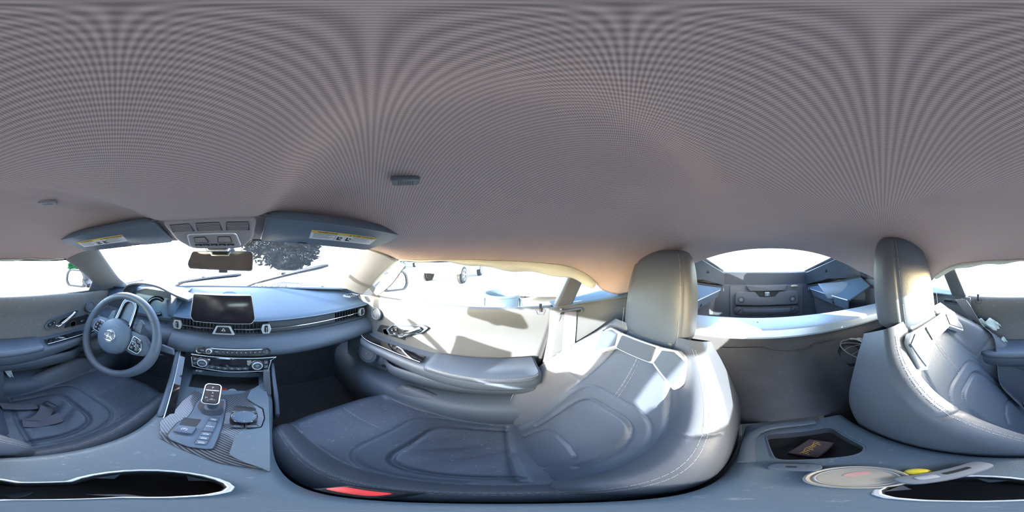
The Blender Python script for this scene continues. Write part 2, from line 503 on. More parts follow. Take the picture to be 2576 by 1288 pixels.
# sill trims along both doors
for sx, k in ((1, 2), (-1, 3)):
    m = MB()
    def ring(y):
        return [V((sx * a, y, b)) for a, b in ((.665, .20), (.665, .335), (.63, .345), (.575, .338), (.545, .315), (.535, .27), (.53, .12))]
    ys = [.80, .70, .5, .2, 0, -.14, -.30]
    rr = []
    for y in ys:
        r = ring(y)
        up = .05 * smooth(.5, .8, y)
        rr.append([p + V((sx * .05 * smooth(.55, .8, y), 0, up if p.z > .25 else 0)) for p in r])
    m.loft(rr, closed=False)
    struct(m.build('trim_%d' % k, 'soft_plastic', solid=.01, sharp=60), 'door sill cover along the %s side' % ('passenger' if sx > 0 else 'driver'))

# A pillars
def pillar(sx):
    inner = curve([(.63, .83, .778), (.585, .70, .84), (.53, .565, .93), (.478, .452, 1.006)], 6)
    outer = curve([(.685, .655, .755), (.655, .575, .81), (.60, .455, .89), (.556, .335, .956)], 6)
    def fn(u, v):
        i = u * (len(inner) - 1); a = inner[min(len(inner) - 1, int(round(i)))]; b = outer[min(len(outer) - 1, int(round(i)))]
        p = a.lerp(b, v); bul = sin(pi * v) * .020
        p = p + V((-.6, -.75, .25)).normalized() * bul
        return V((sx * p.x, p.y, p.z))
    m = MB().grid(fn, len(inner) - 1, 10)
    e = sempty('trim_%d' % (4 if sx > 0 else 5), (sx * .63, .75, .77), 'grey windscreen pillar cover on the %s side' % ('passenger' if sx > 0 else 'driver'))
    m.build('pillar_cover', 'pillar_cloth', e, solid=.006 * 1, sharp=70)
    # airbag badge pressed into the cover
    p = V(fn(.45, .42)); q = V(fn(.62, .42)); w = V(fn(.45, .62))
    nrm = (q - p).cross(w - p).normalized()
    if nrm.y > 0: nrm = -nrm
    fr = Frame((p + q) / 2 + nrm * .001, q - p, nrm.cross(q - p))
    MB().ring(fr, rrect(.034, .013, .003), rrect(.030, .009, .002), -.001, .0006).build('badge_outline', 'grey_print', e)
    # triangular sail panel at the foot of the side window
    f2 = Frame((sx * .675, .60, .79), (0, 1, 0), (0, 0, 1))
    MB().prism([(sx * .690, .545, .757), (sx * .685, .70, .757), (sx * .640, .60, .835), (sx * .640, .545, .845)], (sx * -.014, 0, 0)).build('sail_panel', 'hard_plastic', e, bevel=.004)
    return e
pillar(1); pillar(-1)

# glass
def yb(x): return 1.02 - .25 * (abs(x) / .63) ** 2
def ws(u, v):
    s = u * 2 - 1
    xb, xt = .635 * s, .478 * s
    b = V((xb, yb(xb), .778)); t = V((xt, .512 - .055 * s * s, 1.020 - .012 * s * s))
    p = b.lerp(t, v); p.z += .012 * sin(pi * v); return p
w1 = MB().grid(ws, 30, 16).build('window_1', 'windscreen_glass')
struct(w1, 'wide windscreen speckled with dirt')
def side_glass(sx):
    def fn(u, v):
        yb_ = lerp(.60, -.215, u); yt = lerp(.335, -.245, u)
        xt, zt = roof_edge(yt)
        b = V((.682, yb_, .766)); t = V((xt + .008, yt, zt + .003))
        p = b.lerp(t, v); p.x += .012 * sin(pi * v)
        return V((sx * p.x, p.y, p.z))
    return MB().grid(fn, 24, 10)
struct(side_glass(1).build('window_2', 'side_glass'), 'passenger door window')
struct(side_glass(-1).build('window_3', 'side_glass'), 'driver door window')
for sx, k in ((1, 4), (-1, 5)):
    m = MB().prism([(sx * .585, -.292, .895), (sx * .655, -.275, .785), (sx * .655, -.40, .785), (sx * .615, -.47, .82)], (sx * .004, 0, 0))
    struct(m.build('window_%d' % k, 'side_glass', smooth_=False), 'small rear quarter window on the %s side' % ('passenger' if sx > 0 else 'driver'))
def rear_glass(u, v):
    s = u * 2 - 1
    t = V((.35 * s, -.775, 1.004 - .046 * abs(s) ** 2.4)); b = V((.305 * s, -1.235 + .02 * s * s, .835 - .004 * s * s))
    # rounded lower corners
    p = t.lerp(b, v)
    k = smooth(.75, 1, v) * smooth(.7, 1, abs(s)); p.z += .022 * k; p.y += .04 * k
    p.z += .018 * sin(pi * v); return p
e6 = sempty('window_6', (0, -1.0, .9), 'rear hatch window with fine heating lines')
MB().grid(rear_glass, 24, 16).build('pane', 'rear_glass', e6)
for q in range(9):
    v = .12 + q * .095
    pts = [rear_glass(.04 + .92 * i / 12, v) + V((0, .002, -.0015)) for i in range(13)]
    MB().tube(pts, .00035, 4).build('heating_line', 'grey_print', e6)

# weather seals round the side glass
for sx in (1, -1):
    e = thing('window_seal', 'black rubber seal framing the %s door window' % ('passenger' if sx > 0 else 'driver'), 'seal', (sx * .67, .2, .76))
    pts = [V((sx * .672, y, .768)) for y in (.60, .45, .3, .1, -.05, -.2)]
    MB().tube(pts, .0055, 6).build('belt_seal', 'rubber', e)
    pts = []
    for i in range(14):
        y = lerp(.335, -.245, i / 13); xt, zt = roof_edge(y); pts.append(V((sx * (xt + .004), y, zt + .0)))
    MB().tube(pts, .006, 6).build('roof_seal', 'rubber', e)

# B pillar and quarter trims with belt outlet
for sx in (1, -1):
    side = 'passenger' if sx > 0 else 'driver'
    k = 6 if sx > 0 else 7
    e = sempty('trim_%d' % k, (sx * .63, -.3, .5), 'rear quarter trim with belt outlet on the %s side' % side)
    def P(x, y, z): return V((sx * x, y, z))
    # upper pillar
    MB().prism([P(.565, -.236, .925), P(.650, -.205, .772), P(.650, -.276, .772), P(.572, -.296, .905)], (sx * .035, 0, 0)).build('upper_pillar', 'hard_plastic', e, bevel=.008)
    # lower body of the trim
    def fn(u, v):
        y = lerp(-.185, -.74, u); z = lerp(.775, .30, v)
        x = .645 - .03 * smooth(0, .25, v) + .02 * smooth(.6, 1, v) - .02 * smooth(.3, .8, u)
        y += .075 * v * (1 - u)
        z += .035 * smooth(.2, .7, u) * (1 - v)
        return P(x, y, z)
    MB().grid(fn, 20, 18).build('lower_trim', 'door_cloth', e, solid=.006 * 1, sharp=60)
    # shoulder ledge below the quarter window
    def fn2(u, v):
        y = lerp(-.20, -.76, u); x = lerp(.645 - .02 * smooth(.3, .8, u), .70, v) - (.09 * smooth(.15, .6, u)) * (1 - v)
        z = lerp(.774, .80, smooth(0, .6, u)) + .012 * v
        return P(x, y, z)
    MB().grid(fn2, 16, 6).build('shoulder_ledge', 'dash_top', e, solid=.005, sharp=60)
    fr = Frame(P(.634, -.262, .752), (0, -1, 0), (sx * -.25, 0, 1)) if sx > 0 else Frame(P(.634, -.262, .752), (0, 1, 0), (sx * -.25, 0, 1))
    MB().ring(fr, rrect(.10, .024, .012), rrect(.086, .012, .006), -.004, .006).build('belt_slot_rim', 'hard_plastic', e, bevel=.002)
    MB().plate(fr, rrect(.088, .014, .007), .0, .002).build('belt_slot', 'black_plastic', e)

# sloping carpeted bulkhead behind the seats
e = sempty('wall_rear', (0, -.5, .3), 'carpeted bulkhead sloping up behind the seats')
def bk(u, v):
    x = lerp(-.62, .62, u); y = lerp(-.375, -.60, v); z = lerp(.30, .665, v)
    c = exp(-(x / .16) ** 2)
    y += .075 * c * (1 - v); z += .19 * c * (1 - v)
    y += .06 * smooth(.3, .62, abs(x)) * (0)
    return V((x, y, z))
MB().grid(bk, 40, 20).build('bulkhead_carpet', 'carpet_rear', e, solid=.01, sharp=60)
# raised flap of carpet with a notched lower edge
poly = [(-.235, .0), (-.215, -.052), (-.12, -.06), (-.085, -.087), (.03, -.09), (.07, -.066), (.20, -.058), (.21, .0)]
fr = Frame((-.01, -.602, .652), (1, 0, 0), (0, -.52, .85))
def onb(a, b):
    v = (b * .85) / .365 + .96; p = bk((fr.o.x + a + .62) / 1.24, max(0, min(1, v))); return p + V((0, .006, .004))
MB().tube(curve([onb(a, b) for a, b in poly[1:-1]], 4), .0035, 6, flat=(.6, 1)).build('carpet_seam', 'carpet_rear', e)
# deep lower wall behind each seat
for sx in (1, -1):
    MB().prism([(sx * .12, -.47, .0), (sx * .70, -.47, .0), (sx * .70, -.43, .36), (sx * .12, -.43, .36)], (0, -.03, 0)).build('lower_wall', 'carpet_rear', e)

# load bay
e = sempty('trim_9', (0, -.95, .48), 'load bay behind the brace with tail panel and side walls')
m = MB().box((0, -.93, .475), (1.30, .66, .03)); m.build('bay_floor', 'carpet_rear', e, smooth_=False)
m = MB(); m.box((0, -1.235, .60), (1.3, .03, .30)); m.build('tail_wall', 'hard_plastic', e, smooth_=False)
for sx in (1, -1):
    MB().prism([(sx * .56, -.62, .47), (sx * .40, -1.24, .47), (sx * .36, -1.24, .75), (sx * .54, -.62, .79)], (sx * .02, 0, 0)).build('side_wall', 'carpet_rear', e)
# hatch inner trims either side of and under the glass
for sx in (1, -1):
    a = [V((sx * x, y, z)) for x, y, z in ((.35, -.775, .958), (.302, -1.222, .835), (.315, -1.225, .742), (.40, -.99, .815), (.545, -.74, .84), (.50, -.76, .88))]
    MB().prism(a, (sx * .012, -.006, .004)).build('hatch_side_trim', 'soft_plastic', e, bevel=.004)
    q = a[0].lerp(a[1], .30).lerp(a[3], .42)
    nn = V((-sx, .25, -.4)).normalized()
    f = Frame(q + nn * .004, V((0, 1, 0)).cross(nn), V((0, 1, 0)))
    if f.n.dot(nn) < 0: f = Frame(f.o, -f.x, f.y)
    MB().lathe(f, [(.010, -.004), (.010, .003), (.006, .004), (.006, .008), (.002, .009)], 16).build('bump_stop', 'black_plastic', e)
pts = [V((s * .33, -1.222 - .0, .842)) for s in (-1, -.5, 0, .5, 1)]
m = MB(); m.prism([(-.35, -1.20, .85), (.35, -1.20, .85), (.35, -1.235, .735), (-.35, -1.235, .735)], (0, -.05, .0)); m.build('hatch_lower_trim', 'hard_plastic', e, bevel=.01)
# outer tail skin
m = MB(); m.box((0, -1.30, .55), (1.40, .04, .56)); m.build('tail_skin', 'car_silver', e, smooth_=False)
for sx in (1, -1):   # upper quarter skin beside the hatch, keeps daylight out
    MB().prism([(sx * .36, -.77, .985), (sx * .31, -1.26, .85), (sx * .40, -1.30, .78), (sx * .70, -1.28, .74), (sx * .72, -.62, .80), (sx * .66, -.48, .805), (sx * .60, -.62, .82)], (sx * .01, -.005, .02)).build('quarter_skin', 'car_silver', e)

# ------------------------------------------------------------------ dashboard
dash = thing('dashboard', 'dark leather dashboard with full-width vent strip below the windscreen', 'dashboard', (0, .7, .5))
def sweep(prof, xs, name, m, sharp=50, caps=True, **k):
    """profile(x) -> list of (y, z) swept along x"""
    rings = [[V((x, y, z)) for y, z in prof(x)] for x in xs]
    return MB().loft(rings, True, caps).build(name, m, dash, sharp=sharp, **k)
def lin(a, b, n): return [lerp(a, b, i / n) for i in range(n + 1)]
def top_edge(x):            # rear edge of the padded top
    return .622 - .012 * smooth(.3, .66, abs(x)), .706 + .006 * smooth(.3, .66, abs(x))
def upper(x):
    ye, ze = top_edge(x); b = yb(x) - .012
    k = smooth(.45, .66, abs(x))
    P = [(b, .776), (b - .03, .783), (lerp(.90, ye + .17, k), .783), (.85 - .07 * k, .775), (.77 - .04 * k, .756), (.69, .733), (.645, .717), (ye + .004, ze + .003), (ye, ze - .002), (ye + .004, ze - .008), (.70, ze - .016), (b, .70)]
    return P
sweep(upper, lin(-.205, .685, 30), 'upper_pad', 'dash_top', 60)
def upper_l(x):
    b = yb(x) - .012; k = smooth(-.24, -.30, x) if False else smooth(.22, .30, abs(x))
    ye = lerp(.622, .735, k) - .05 * smooth(.50, .64, abs(x)); ze = lerp(.706, .752, k) - .03 * smooth(.50, .66, abs(x))
    return [(b, .776), (b - .03, .783), (max(.86, ye + .05) if b > .9 else b - .06, .782), (ye + .045, .775 - .01 * smooth(.5, .64, abs(x))), (ye, ze), (ye + .004, ze - .01), (ye + .05, .70), (b, .70)]
sweep(upper_l, lin(-.685, -.205, 18), 'upper_pad', 'dash_top', 60)
# glare ledge along the foot of the glass
m = MB(); m.loft([[V((x, yb(x) - .055, .783)), V((x, yb(x) - .05, .790)), V((x, yb(x) - .008, .782)), V((x, yb(x) - .008, .770))] for x in lin(-.60, .60, 24)])
m.build('glare_ledge', 'soft_plastic', dash, sharp=60)
# round speaker lid behind the screen
f = Frame((.012, .80, .7665), (1, 0, 0), (0, .95, .26))
MB().lathe(f, [(.048, 0), (.050, .002), (.047, .003), (.046, .0015), (.01, .002), (.0005, .002)], 28).build('speaker_lid', 'dash_top', dash)
# lower bolster
def lower(x):
    q = smooth(.35, .66, x)
    d = .012 * q
    return [(.655, .640), (.632, .634), (.612, .628), (.588, .612), (.574, .592), (.570, .575), (.578, .558), (.60, .548), (.66, .54), (.80, .53), (.80, .640)]
sweep(lower, lin(-.205, .685, 26), 'lower_pad', 'soft_plastic', 60)
def lower_l(x):
    k = smooth(.22, .32, abs(x)) * (1 - smooth(.5, .6, abs(x)))
    return [(.72, .640), (.64, .634), (.612, .622), (.60, .60), (.592, .575), (.60, .545), (.62, .50), (.66, .45), (.80, .40), (.85, .55)]
sweep(lower_l, lin(-.685, -.205, 14), 'lower_pad', 'soft_plastic', 60)
# dark throat of the vent strip
sweep(lambda x: [(.668, .700), (.668, .632), (.73, .632), (.73, .700)], lin(-.20, .665, 10), 'vent_recess', 'grille_black')
for z, r_ in ((.6985, .0032), (.6365, .0032)):
    pts = [V((x, top_edge(x)[0] + .012, z + (top_edge(x)[1] - .706))) for x in lin(-.20, .655, 24)]
    MB().tube(pts, r_, 6).build('strip_rim', 'hard_plastic', dash)
for q, x in enumerate(lin(-.165, .150, 22)):
    if abs(x - .005) < .03: continue
    MB().box((x, .660, .668), (.0022, .03, .056)).build('vent_vane', 'grille_black', dash, smooth_=False)
for x in lin(.50, .63, 8):
    MB().box((x, .660, .670), (.0022, .03, .056)).build('vent_vane', 'grille_black', dash, smooth_=False)
MB().box((.335, .648, .669), (.31, .006, .054)).build('strip_panel', 'hard_plastic', dash, bevel=.002)
# bright bar with thumbwheel bosses
bar_y = .629
def bar_z(x): return .6665 + .004 * smooth(.2, .64, x)
for a, b in ((-.172, -.036), (.046, .158), (.182, .628)):
    MB().tube([V((x, bar_y, bar_z(x))) for x in lin(a, b, 10)], .0021, 8).build('vent_bar', 'chrome', dash)
for x, w in ((-.098, .034), (.104, .030), (.565, .034)):
    MB().tube([V((x - w / 2, bar_y - .002, bar_z(x))), V((x + w / 2, bar_y - .002, bar_z(x)))], .0036, 8).build('vent_slider', 'chrome', dash)
for x, fl in ((-.187, 1), (.170, 1), (.640, 1)):
    f = Frame((x, bar_y + .004, bar_z(x)), (1, 0, 0), (0, 0, 1)); f = Frame(f.o, f.x, f.y)
    b = MB().ring(f, rpoly([(-.0135, -.021), (.0135, -.021), (.020, 0), (.0135, .021), (-.0135, .021), (-.020, 0)], .003), rpoly([(-.0062, -.0165), (.0062, -.0165), (.0066, 0), (.0062, .0165), (-.0062, .0165), (-.0066, 0)], .001), -.004, .010).build('vent_boss', 'satin_silver', dash, bevel=.0008)
    MB().lathe(Frame((x - .005, bar_y + .002, bar_z(x)), (0, 0, 1), (0, 1, 0)), [(.0005, -.012), (.015, -.011), (.015, -.001), (.0005, 0)], 18).build('thumbwheel', 'black_plastic', b)
    for k in (-1, 0, 1):
        MB().lathe(Frame((x, bar_y - .0135, bar_z(x) + k * .0075), (1, 0, 0), (0, 0, 1)), [(.0018, -.001), (.0018, .0006), (.0002, .0008)], 8).build('wheel_dot', 'white_print', b)
# hazard button in the middle of the bar
f = Frame((.005, bar_y - .001, .664), (1, 0, 0), (0, 0, 1))
o_ = rpoly([(-.044, -.021), (.044, -.021), (.027, .019), (-.027, .019)], .003); i_ = rpoly([(-.033, -.0165), (.033, -.0165), (.021, .0145), (-.021, .0145)], .003)
hb = MB().ring(f, o_, i_, -.004, .008).build('hazard_frame', 'satin_silver', dash, bevel=.001)
MB().plate(f, inset(i_, .99), -.003, .003, .0015).build('hazard_button', 'black_plastic', hb)
MB().ring(f, [(-.0085, -.007), (.0085, -.007), (0, .008)], [(-.0045, -.0045), (.0045, -.0045), (0, .0035)], .003, .0036).build('hazard_triangle', 'white_print', hb, smooth_=False)
# stitched edge
m = stitches([V((x, top_edge(x)[0] - .0002, top_edge(x)[1] + .0012)) for x in lin(-.2, .66, 60)], .0045, .003, .0005)
m.build('stitching', 'stitch', dash, kind='stuff')
# corner air vents beside the windscreen pillars
for sx in (1,):
    f = Frame(atz(883, 750, .745) + V((0, 0, .016)), (.75, -.66, .02), (.66, .72, .22))
    g = MB().ring(f, rpoly([(-.042, -.004), (.0, -.020), (.046, -.002), (.004, .022)], .004), rpoly([(-.037, -.003), (.0, -.0165), (.040, -.002), (.004, .018)], .003), -.006, .003).build('corner_vent', 'soft_plastic', dash)
    MB().plate(f, rpoly([(-.037, -.003), (.0, -.0165), (.040, -.002), (.004, .018)], .003), -.006, -.004).build('vent_back', 'grille_black', g)
    for k in range(6):
        u = -.026 + k * .0105; h = .014 * (1 - abs(u) / .045)
        MB().box(f.p(u, .001, -.001), (.002, 2 * h, .003), f.sub(0, 0, 0, -.35)).build('vent_slat', 'soft_plastic', g, smooth_=False)
# start button left of the radio keys
f = Frame((-.187, .586, .593), (1, 0, 0), (0, .35, .93))
sb = MB().lathe(f, [(.0175, -.004), (.0175, .001), (.0145, .003), (.0135, .001)], 24).build('start_button', 'hard_plastic', dash)
MB().lathe(f, [(.0132, -.002), (.0132, .0025), (.011, .0035), (.0005, .0035)], 24).build('button_cap', 'grey_print', sb)
# radio key row
f = Frame((.045, .5625, .5915), (1, 0, 0), (0, .36, .93))
o_ = rrect(.262, .030, .010); i_ = rrect(.250, .020, .006)
rk = thing('radio_panel', 'slim row of radio preset keys with a volume knob under the vents', 'control panel', (.045, .565, .58))
MB().plate(f, o_, -.022, .001, .001).build('surround', 'hard_plastic', rk)
MB().ring(f, o_, i_, -.002, .004).build('rim', 'piano_black', rk, bevel=.0008)
keys = ['MODE', None, 'BAND', '1', '2', '3', '4', '5', '6', '7', '8', '<', '>']
xs = [-.108, -.083, -.056] + [-.034 + .0158 * k for k in range(10)]
for t, x in zip(keys, xs):
    if t is None:
        k = MB().lathe(f.sub(x, 0), [(.0115, -.002), (.0115, .004), (.010, .011), (.0085, .012), (.0005, .012)], 24).build('volume_knob', 'satin_silver', rk)
        MB().lathe(f.sub(x, 0), [(.0078, .011), (.0078, .0128), (.0005, .013)], 20).build('knob_cap', 'black_plastic', k)
        words('mute_mark', 'o', f.sub(x, 0, .0131), .006, 'white_print', k)
        continue
    w = .0225 if len(t) > 1 else .0150
    k = MB().plate(f, rrect(w, .0165, .0012, 2, x, 0), -.001, .0028, .0008).build('preset_key', 'black_plastic', rk)
    words('key_legend', t, f.sub(x, 0, .0029), .0042 if len(t) > 1 else .0068, 'white_print', k)
# centre screen
scr = thing('touch_screen', 'wide tablet-style infotainment screen with dark glass standing on the dashboard', 'screen', (0, .61, .70))
f = Frame((.002, .606, .7635), (1, 0, 0), (0, 0, 1))
o_ = rpoly([(-.112, -.061), (.112, -.061), (.125, -.040), (.112, .058), (-.112, .058), (-.125, -.040)], .006)
MB().plate(f, o_, -.020, .003, .003).build('housing', 'hard_plastic', scr)
MB().plate(f, inset(o_, .965), .0, .0042, .001).build('glass', 'screen', scr)
MB().tube([f.p(a, b, .0032) for a, b in inset(o_, .985)], .0011, 6, closed=True).build('bezel_line', 'satin_silver', scr)
MB().prism([(-.05, .612, .70), (.055, .612, .70), (.05, .66, .70), (-.045, .66, .70)], (0, 0, .03)).build('foot', 'hard_plastic', scr)
# instrument hood and cluster
cl = thing('instrument_cluster', 'hooded instrument cluster with a round dial ring behind the steering wheel', 'instrument cluster', (-.36, .70, .62))
hood = curve([(-.525, .668, .728), (-.512, .655, .775), (-.47, .648, .812), (-.39, .645, .828), (-.30, .648, .822), (-.235, .652, .797), (-.195, .655, .782), (-.150, .660, .768)], 5)
r1, r2, r3, r4 = [], [], [], []
for p in hood:
    r1.append(p); r2.append(p + V((0, .0, .010))); r3.append(p + V((0, .12, .006 if p.z > .77 else .0))); r4.append(p + V((0, .11, -.014)))
MB().loft([[a, b, c, d] for a, b, c, d in zip(r1, r2, r3, r4)]).build('hood', 'hard_plastic', cl, sharp=60, bevel=.003)
f = Frame((-.360, .715, .708), (1, 0, .03), (0, .20, 1))
MB().plate(f, rpoly([(-.135, -.068), (.125, -.078), (.130, .05), (.06, .082), (-.06, .088), (-.13, .06)], .02), -.012, -.002).build('cluster_back', 'hard_plastic', cl)
MB().plate(f, rpoly([(-.122, -.052), (.112, -.058), (.116, .046), (-.116, .055)], .012), -.002, .002).build('display', 'cluster_screen', cl)
a0 = [(.026 + .050 * cos(t), -.002 + .044 * sin(t)) for t in [radians(50 + 255 * i / 30) for i in range(31)]]
MB().tube([f.p(u, v, .005) for u, v in a0], .0105, 8, flat=(.45, 1), up=f.n).build('dial_ring', 'piano_black', cl)
MB().tube([f.p(u, v, .0) for u, v in ((.128, .07), (.130, .0), (.136, -.06), (.118, -.082), (.0, -.074), (-.11, -.068))], .0055, 8).build('cluster_bezel', 'hard_plastic', cl)
for k in range(3):
    MB().tube([f.p(-.10, -.066 - .006 * k, .012 + .012 * k), f.p(.10, -.072 - .006 * k, .012 + .012 * k)], .0018, 6).build('cluster_ledge', 'black_plastic', cl)
MB().plate(f.sub(.095, -.079, .012), rrect(.008, .004, .001), 0, .0005).build('warning_mark', 'white_print', cl)

# ------------------------------------------------------------------ steering wheel (turned half round)
tilt = radians(25)
SWC = V((-.366, .456, .637))
swx = V((1, 0, 0)); swy = V((0, sin(tilt), cos(tilt)))
# the wheel is turned past half a turn: its lower spoke points up
roll = radians(-6)
SW = Frame(SWC, swx * cos(roll) + swy * sin(roll), swy * cos(roll) - swx * sin(roll))   # normal faces the driver
sw = thing('steering_wheel', 'leather steering wheel turned upside down with a round grey hub', 'steering wheel', SWC)
R0 = .176
def rimpt(a, w=0., dr=0.): return SW.p((R0 + dr) * cos(a), (R0 + dr) * .985 * sin(a), w)
def rim_r(a):
    g = .0
    for c in (radians(200), radians(-20)):
        d = (a - c + pi) % (2 * pi) - pi; g += .0035 * exp(-(d / .45) ** 2)
    return .0165 + g
def rim(a0, a1, nm, m, n=40):
    an = [lerp(a0, a1, i / n) for i in range(n + 1)]
    MB().tube([rimpt(a) for a in an], [rim_r(a) for a in an], 14, up=SW.n).build(nm, m, sw)
rim(radians(-52), radians(205), 'rim_grip', 'leather', 56)
rim(radians(205), radians(308), 'rim_insert', 'leather_side', 26)
m = MB()
for dr in (-.0125,):
    stitches([rimpt(lerp(0, 2 * pi, i / 160), .0095, dr) for i in range(161)], .0055, .004, .0006, m=m)
m.build('stitching', 'stitch', sw, kind='stuff')
for a in (205, 308, 40, 140):
    MB().tube([rimpt(radians(a)) + (SW.n * cos(t) + (rimpt(radians(a)) - SWC).normalized() * sin(t)) * (rim_r(radians(a)) + .0004) for t in [2 * pi * i / 16 for i in range(16)]], .0008, 5, closed=True).build('rim_seam', 'leather_side', sw)
# hub
hf = SW.sub(-.004, -.010, .012)
hub = MB().lathe(hf, [(.078, -.05), (.080, -.012), (.078, .004), (.070, .014), (.062, .0185), (.040, .0225), (.0005, .0235)], 48).build('hub', 'grey_panel', sw)
MB().lathe(hf, [(.0815, -.03), (.0815, -.014), (.0795, -.012)], 48, caps=False).build('hub_gap', 'black_plastic', hub)
ef = hf.sub(.004, .0, .0225, pi)
em = MB().lathe(ef, [(.0285, -.003), (.0285, .002), (.0265, .003)], 36).build('badge_base', 'grey_print', hub)
for a_, b_, cy in ((.0265, .0205, 0), (.0085, .0195, 0), (.018, .0072, .0105)):
    MB().tube([ef.p(u, v + cy, .0035) for u, v in ellip(a_, b_, 32)], .0021, 8, closed=True).build('badge_ellipse', 'chrome', em)
tf = hf.sub(.012, .045, .0222, pi)
words('airbag_word', 'SRS', tf.sub(0, .006), .0085, 'grey_print', hub)
words('airbag_word', 'AIRBAG', tf.sub(0, -.003), .0085, 'grey_print', hub)
# spokes with key pods
for sx in (1, -1):
    poly = [(sx * .055, -.040), (sx * .105, -.046), (sx * .155, -.030), (sx * .165, .006), (sx * .118, .040), (sx * .060, .044)]
    if sx < 0: poly = poly[::-1]
    sp = MB().plate(SW, rpoly(poly, .010), -.022, .006, .004).build('spoke', 'soft_plastic', sw)
    pod = [(sx * .080, -.030), (sx * .125, -.032), (sx * .134, -.010), (sx * .118, .024), (sx * .082, .030)]
    if sx < 0: pod = pod[::-1]
    MB().plate(SW, rpoly(pod, .006), .004, .009, .0015).build('key_pod', 'piano_black', sp)
    for r_ in range(3):
        for c_ in range(2):
            MB().plate(SW, rrect(.018 - .002 * r_, .0125, .003, 3, sx * (.093 + .021 * c_), .016 - .0165 * r_), .008, .0118, .001).build('wheel_key', 'hard_plastic', sp)
            words('key_mark', ['+', '-', 'o', 'x', '<', '>'][r_ * 2 + c_], SW.sub(sx * (.093 + .021 * c_), .016 - .0165 * r_, .012), .009, 'white_print', sp)
    MB().ring(SW, rpoly(pod, .006), inset(rpoly(pod, .006), .94), .006, .0102).build('pod_trim', 'satin_silver', sp)
# open frame of the third spoke, pointing up
o_ = rpoly([(-.040, .045), (.050, .045), (.042, .150), (.018, .166), (-.016, .166), (-.034, .150)], .014)
i_ = rpoly([(-.026, .050), (.036, .050), (.029, .136), (.012, .150), (-.008, .150), (-.022, .136)], .012)
fs_ = MB().ring(SW, o_, i_, -.014, .004).build('third_spoke', 'piano_black', sw, bevel=.0025)
MB().plate(SW, inset(i_, .98), -.014, -.008).build('spoke_panel', 'grey_panel', fs_)
MB().tube([SW.p(a, b, .0045) for a, b in inset(o_, .97)], .0012, 6, closed=True).build('spoke_line', 'satin_silver', fs_)
# wedge of column shroud and paddle levers
MB().prism([SW.p(.055, .035, -.012), SW.p(.095, .030, -.012), SW.p(.088, .085, -.012), SW.p(.066, .098, -.012)], SW.n * -.02).build('paddle', 'soft_plastic', sw, bevel=.003)
MB().prism([SW.p(-.055, .035, -.012), SW.p(-.095, .030, -.012), SW.p(-.088, .085, -.012), SW.p(-.066, .098, -.012)][::-1], SW.n * -.02).build('paddle', 'soft_plastic', sw, bevel=.003)
col_ = thing('steering_column', 'dark steering column shroud with indicator and wiper stalks behind the wheel', 'steering column', (-.366, .55, .60))
a = SWC - SW.n * .045; b = SWC - SW.n * .17
MB().tube([a, a.lerp(b, .4), b], [.050, .056, .062], 20, flat=(1, .9)).build('shroud', 'hard_plastic', col_)
for sx in (1, -1):
    q = SWC - SW.n * .06
    s_ = MB().tube([q + SW.x * sx * .045, q + SW.x * sx * .12 + SW.y * .004, q + SW.x * sx * .165 + SW.y * .012], [.007, .0075, .010], 10, flat=(.6, 1)).build('stalk', 'soft_plastic', col_)
    MB().prism([q + SW.x * sx * .165 + SW.y * .026 + SW.n * .004, q + SW.x * sx * .215 + SW.y * .022 + SW.n * .004, q + SW.x * sx * .225 - SW.y * .002 + SW.n * .004, q + SW.x * sx * .168 - SW.y * .004 + SW.n * .004], SW.n * -.014).build('stalk_end', 'soft_plastic', col_, bevel=.004)
# pedals
pd = thing('brake_pedal', 'ribbed rubber brake pedal with a bright rim in the driver footwell', 'pedal', (-.24, .86, .20))
f = Frame(atr(425, 884, .78), (1, .25, 0), (0, .45, .9))
MB().plate(f, rpoly([(-.045, -.024), (.045, -.024), (.052, .026), (-.052, .026)], .008), -.008, .0, .002).build('pad', 'rubber', pd)
MB().tube([f.p(a_, b_, .0) for a_, b_ in rpoly([(-.045, -.024), (.045, -.024), (.052, .026), (-.052, .026)], .008)], .0022, 6, closed=True).build('pad_rim', 'satin_silver', pd)
for k in range(5):
    MB().box(f.p(-.03 + .015 * k, 0, .001), (.006, .04, .003), f).build('pad_rib', 'grille_black', pd, bevel=.001)
MB().tube([f.p(0, .02, -.01), f.p(0, .12, -.10), f.p(0, .18, -.22)], .009, 8).build('pedal_arm', 'black_plastic', pd)

# ------------------------------------------------------------------ centre console
def cut(o, cutter):
    """subtract a closed mesh from an object, for good"""
    c = cutter.build('cutter_tmp', 'black_plastic')
    md = o.modifiers.new('cut', 'BOOLEAN'); md.operation = 'DIFFERENCE'; md.object = c; md.solver = 'EXACT'
    if o.parent is not None: c.location = V((0, 0, 0))
    bpy.context.view_layer.update()
    dg = bpy.context.evaluated_depsgraph_get()
    me = bpy.data.meshes.new_from_object(o.evaluated_get(dg))
    o.modifiers.clear(); old = o.data; o.data = me; me.name = old.name
    bpy.data.objects.remove(c)
    me.shade_smooth(); me.set_sharp_from_angle(angle=radians(38))
    return o
con = thing('centre_console', 'dark leather centre console with carbon fibre plate between the seats', 'console', (.01, .15, .0))
ZT = .456
LE = [(-.30, -.100), (-.1, -.104), (.1, -.100), (.24, -.098), (.36, -.112), (.48, -.135), (.62, -.160)]
RE = [(-.30, .098), (-.1, .104), (.1, .110), (.2, .118), (.32, .138), (.44, .160), (.62, .170)]
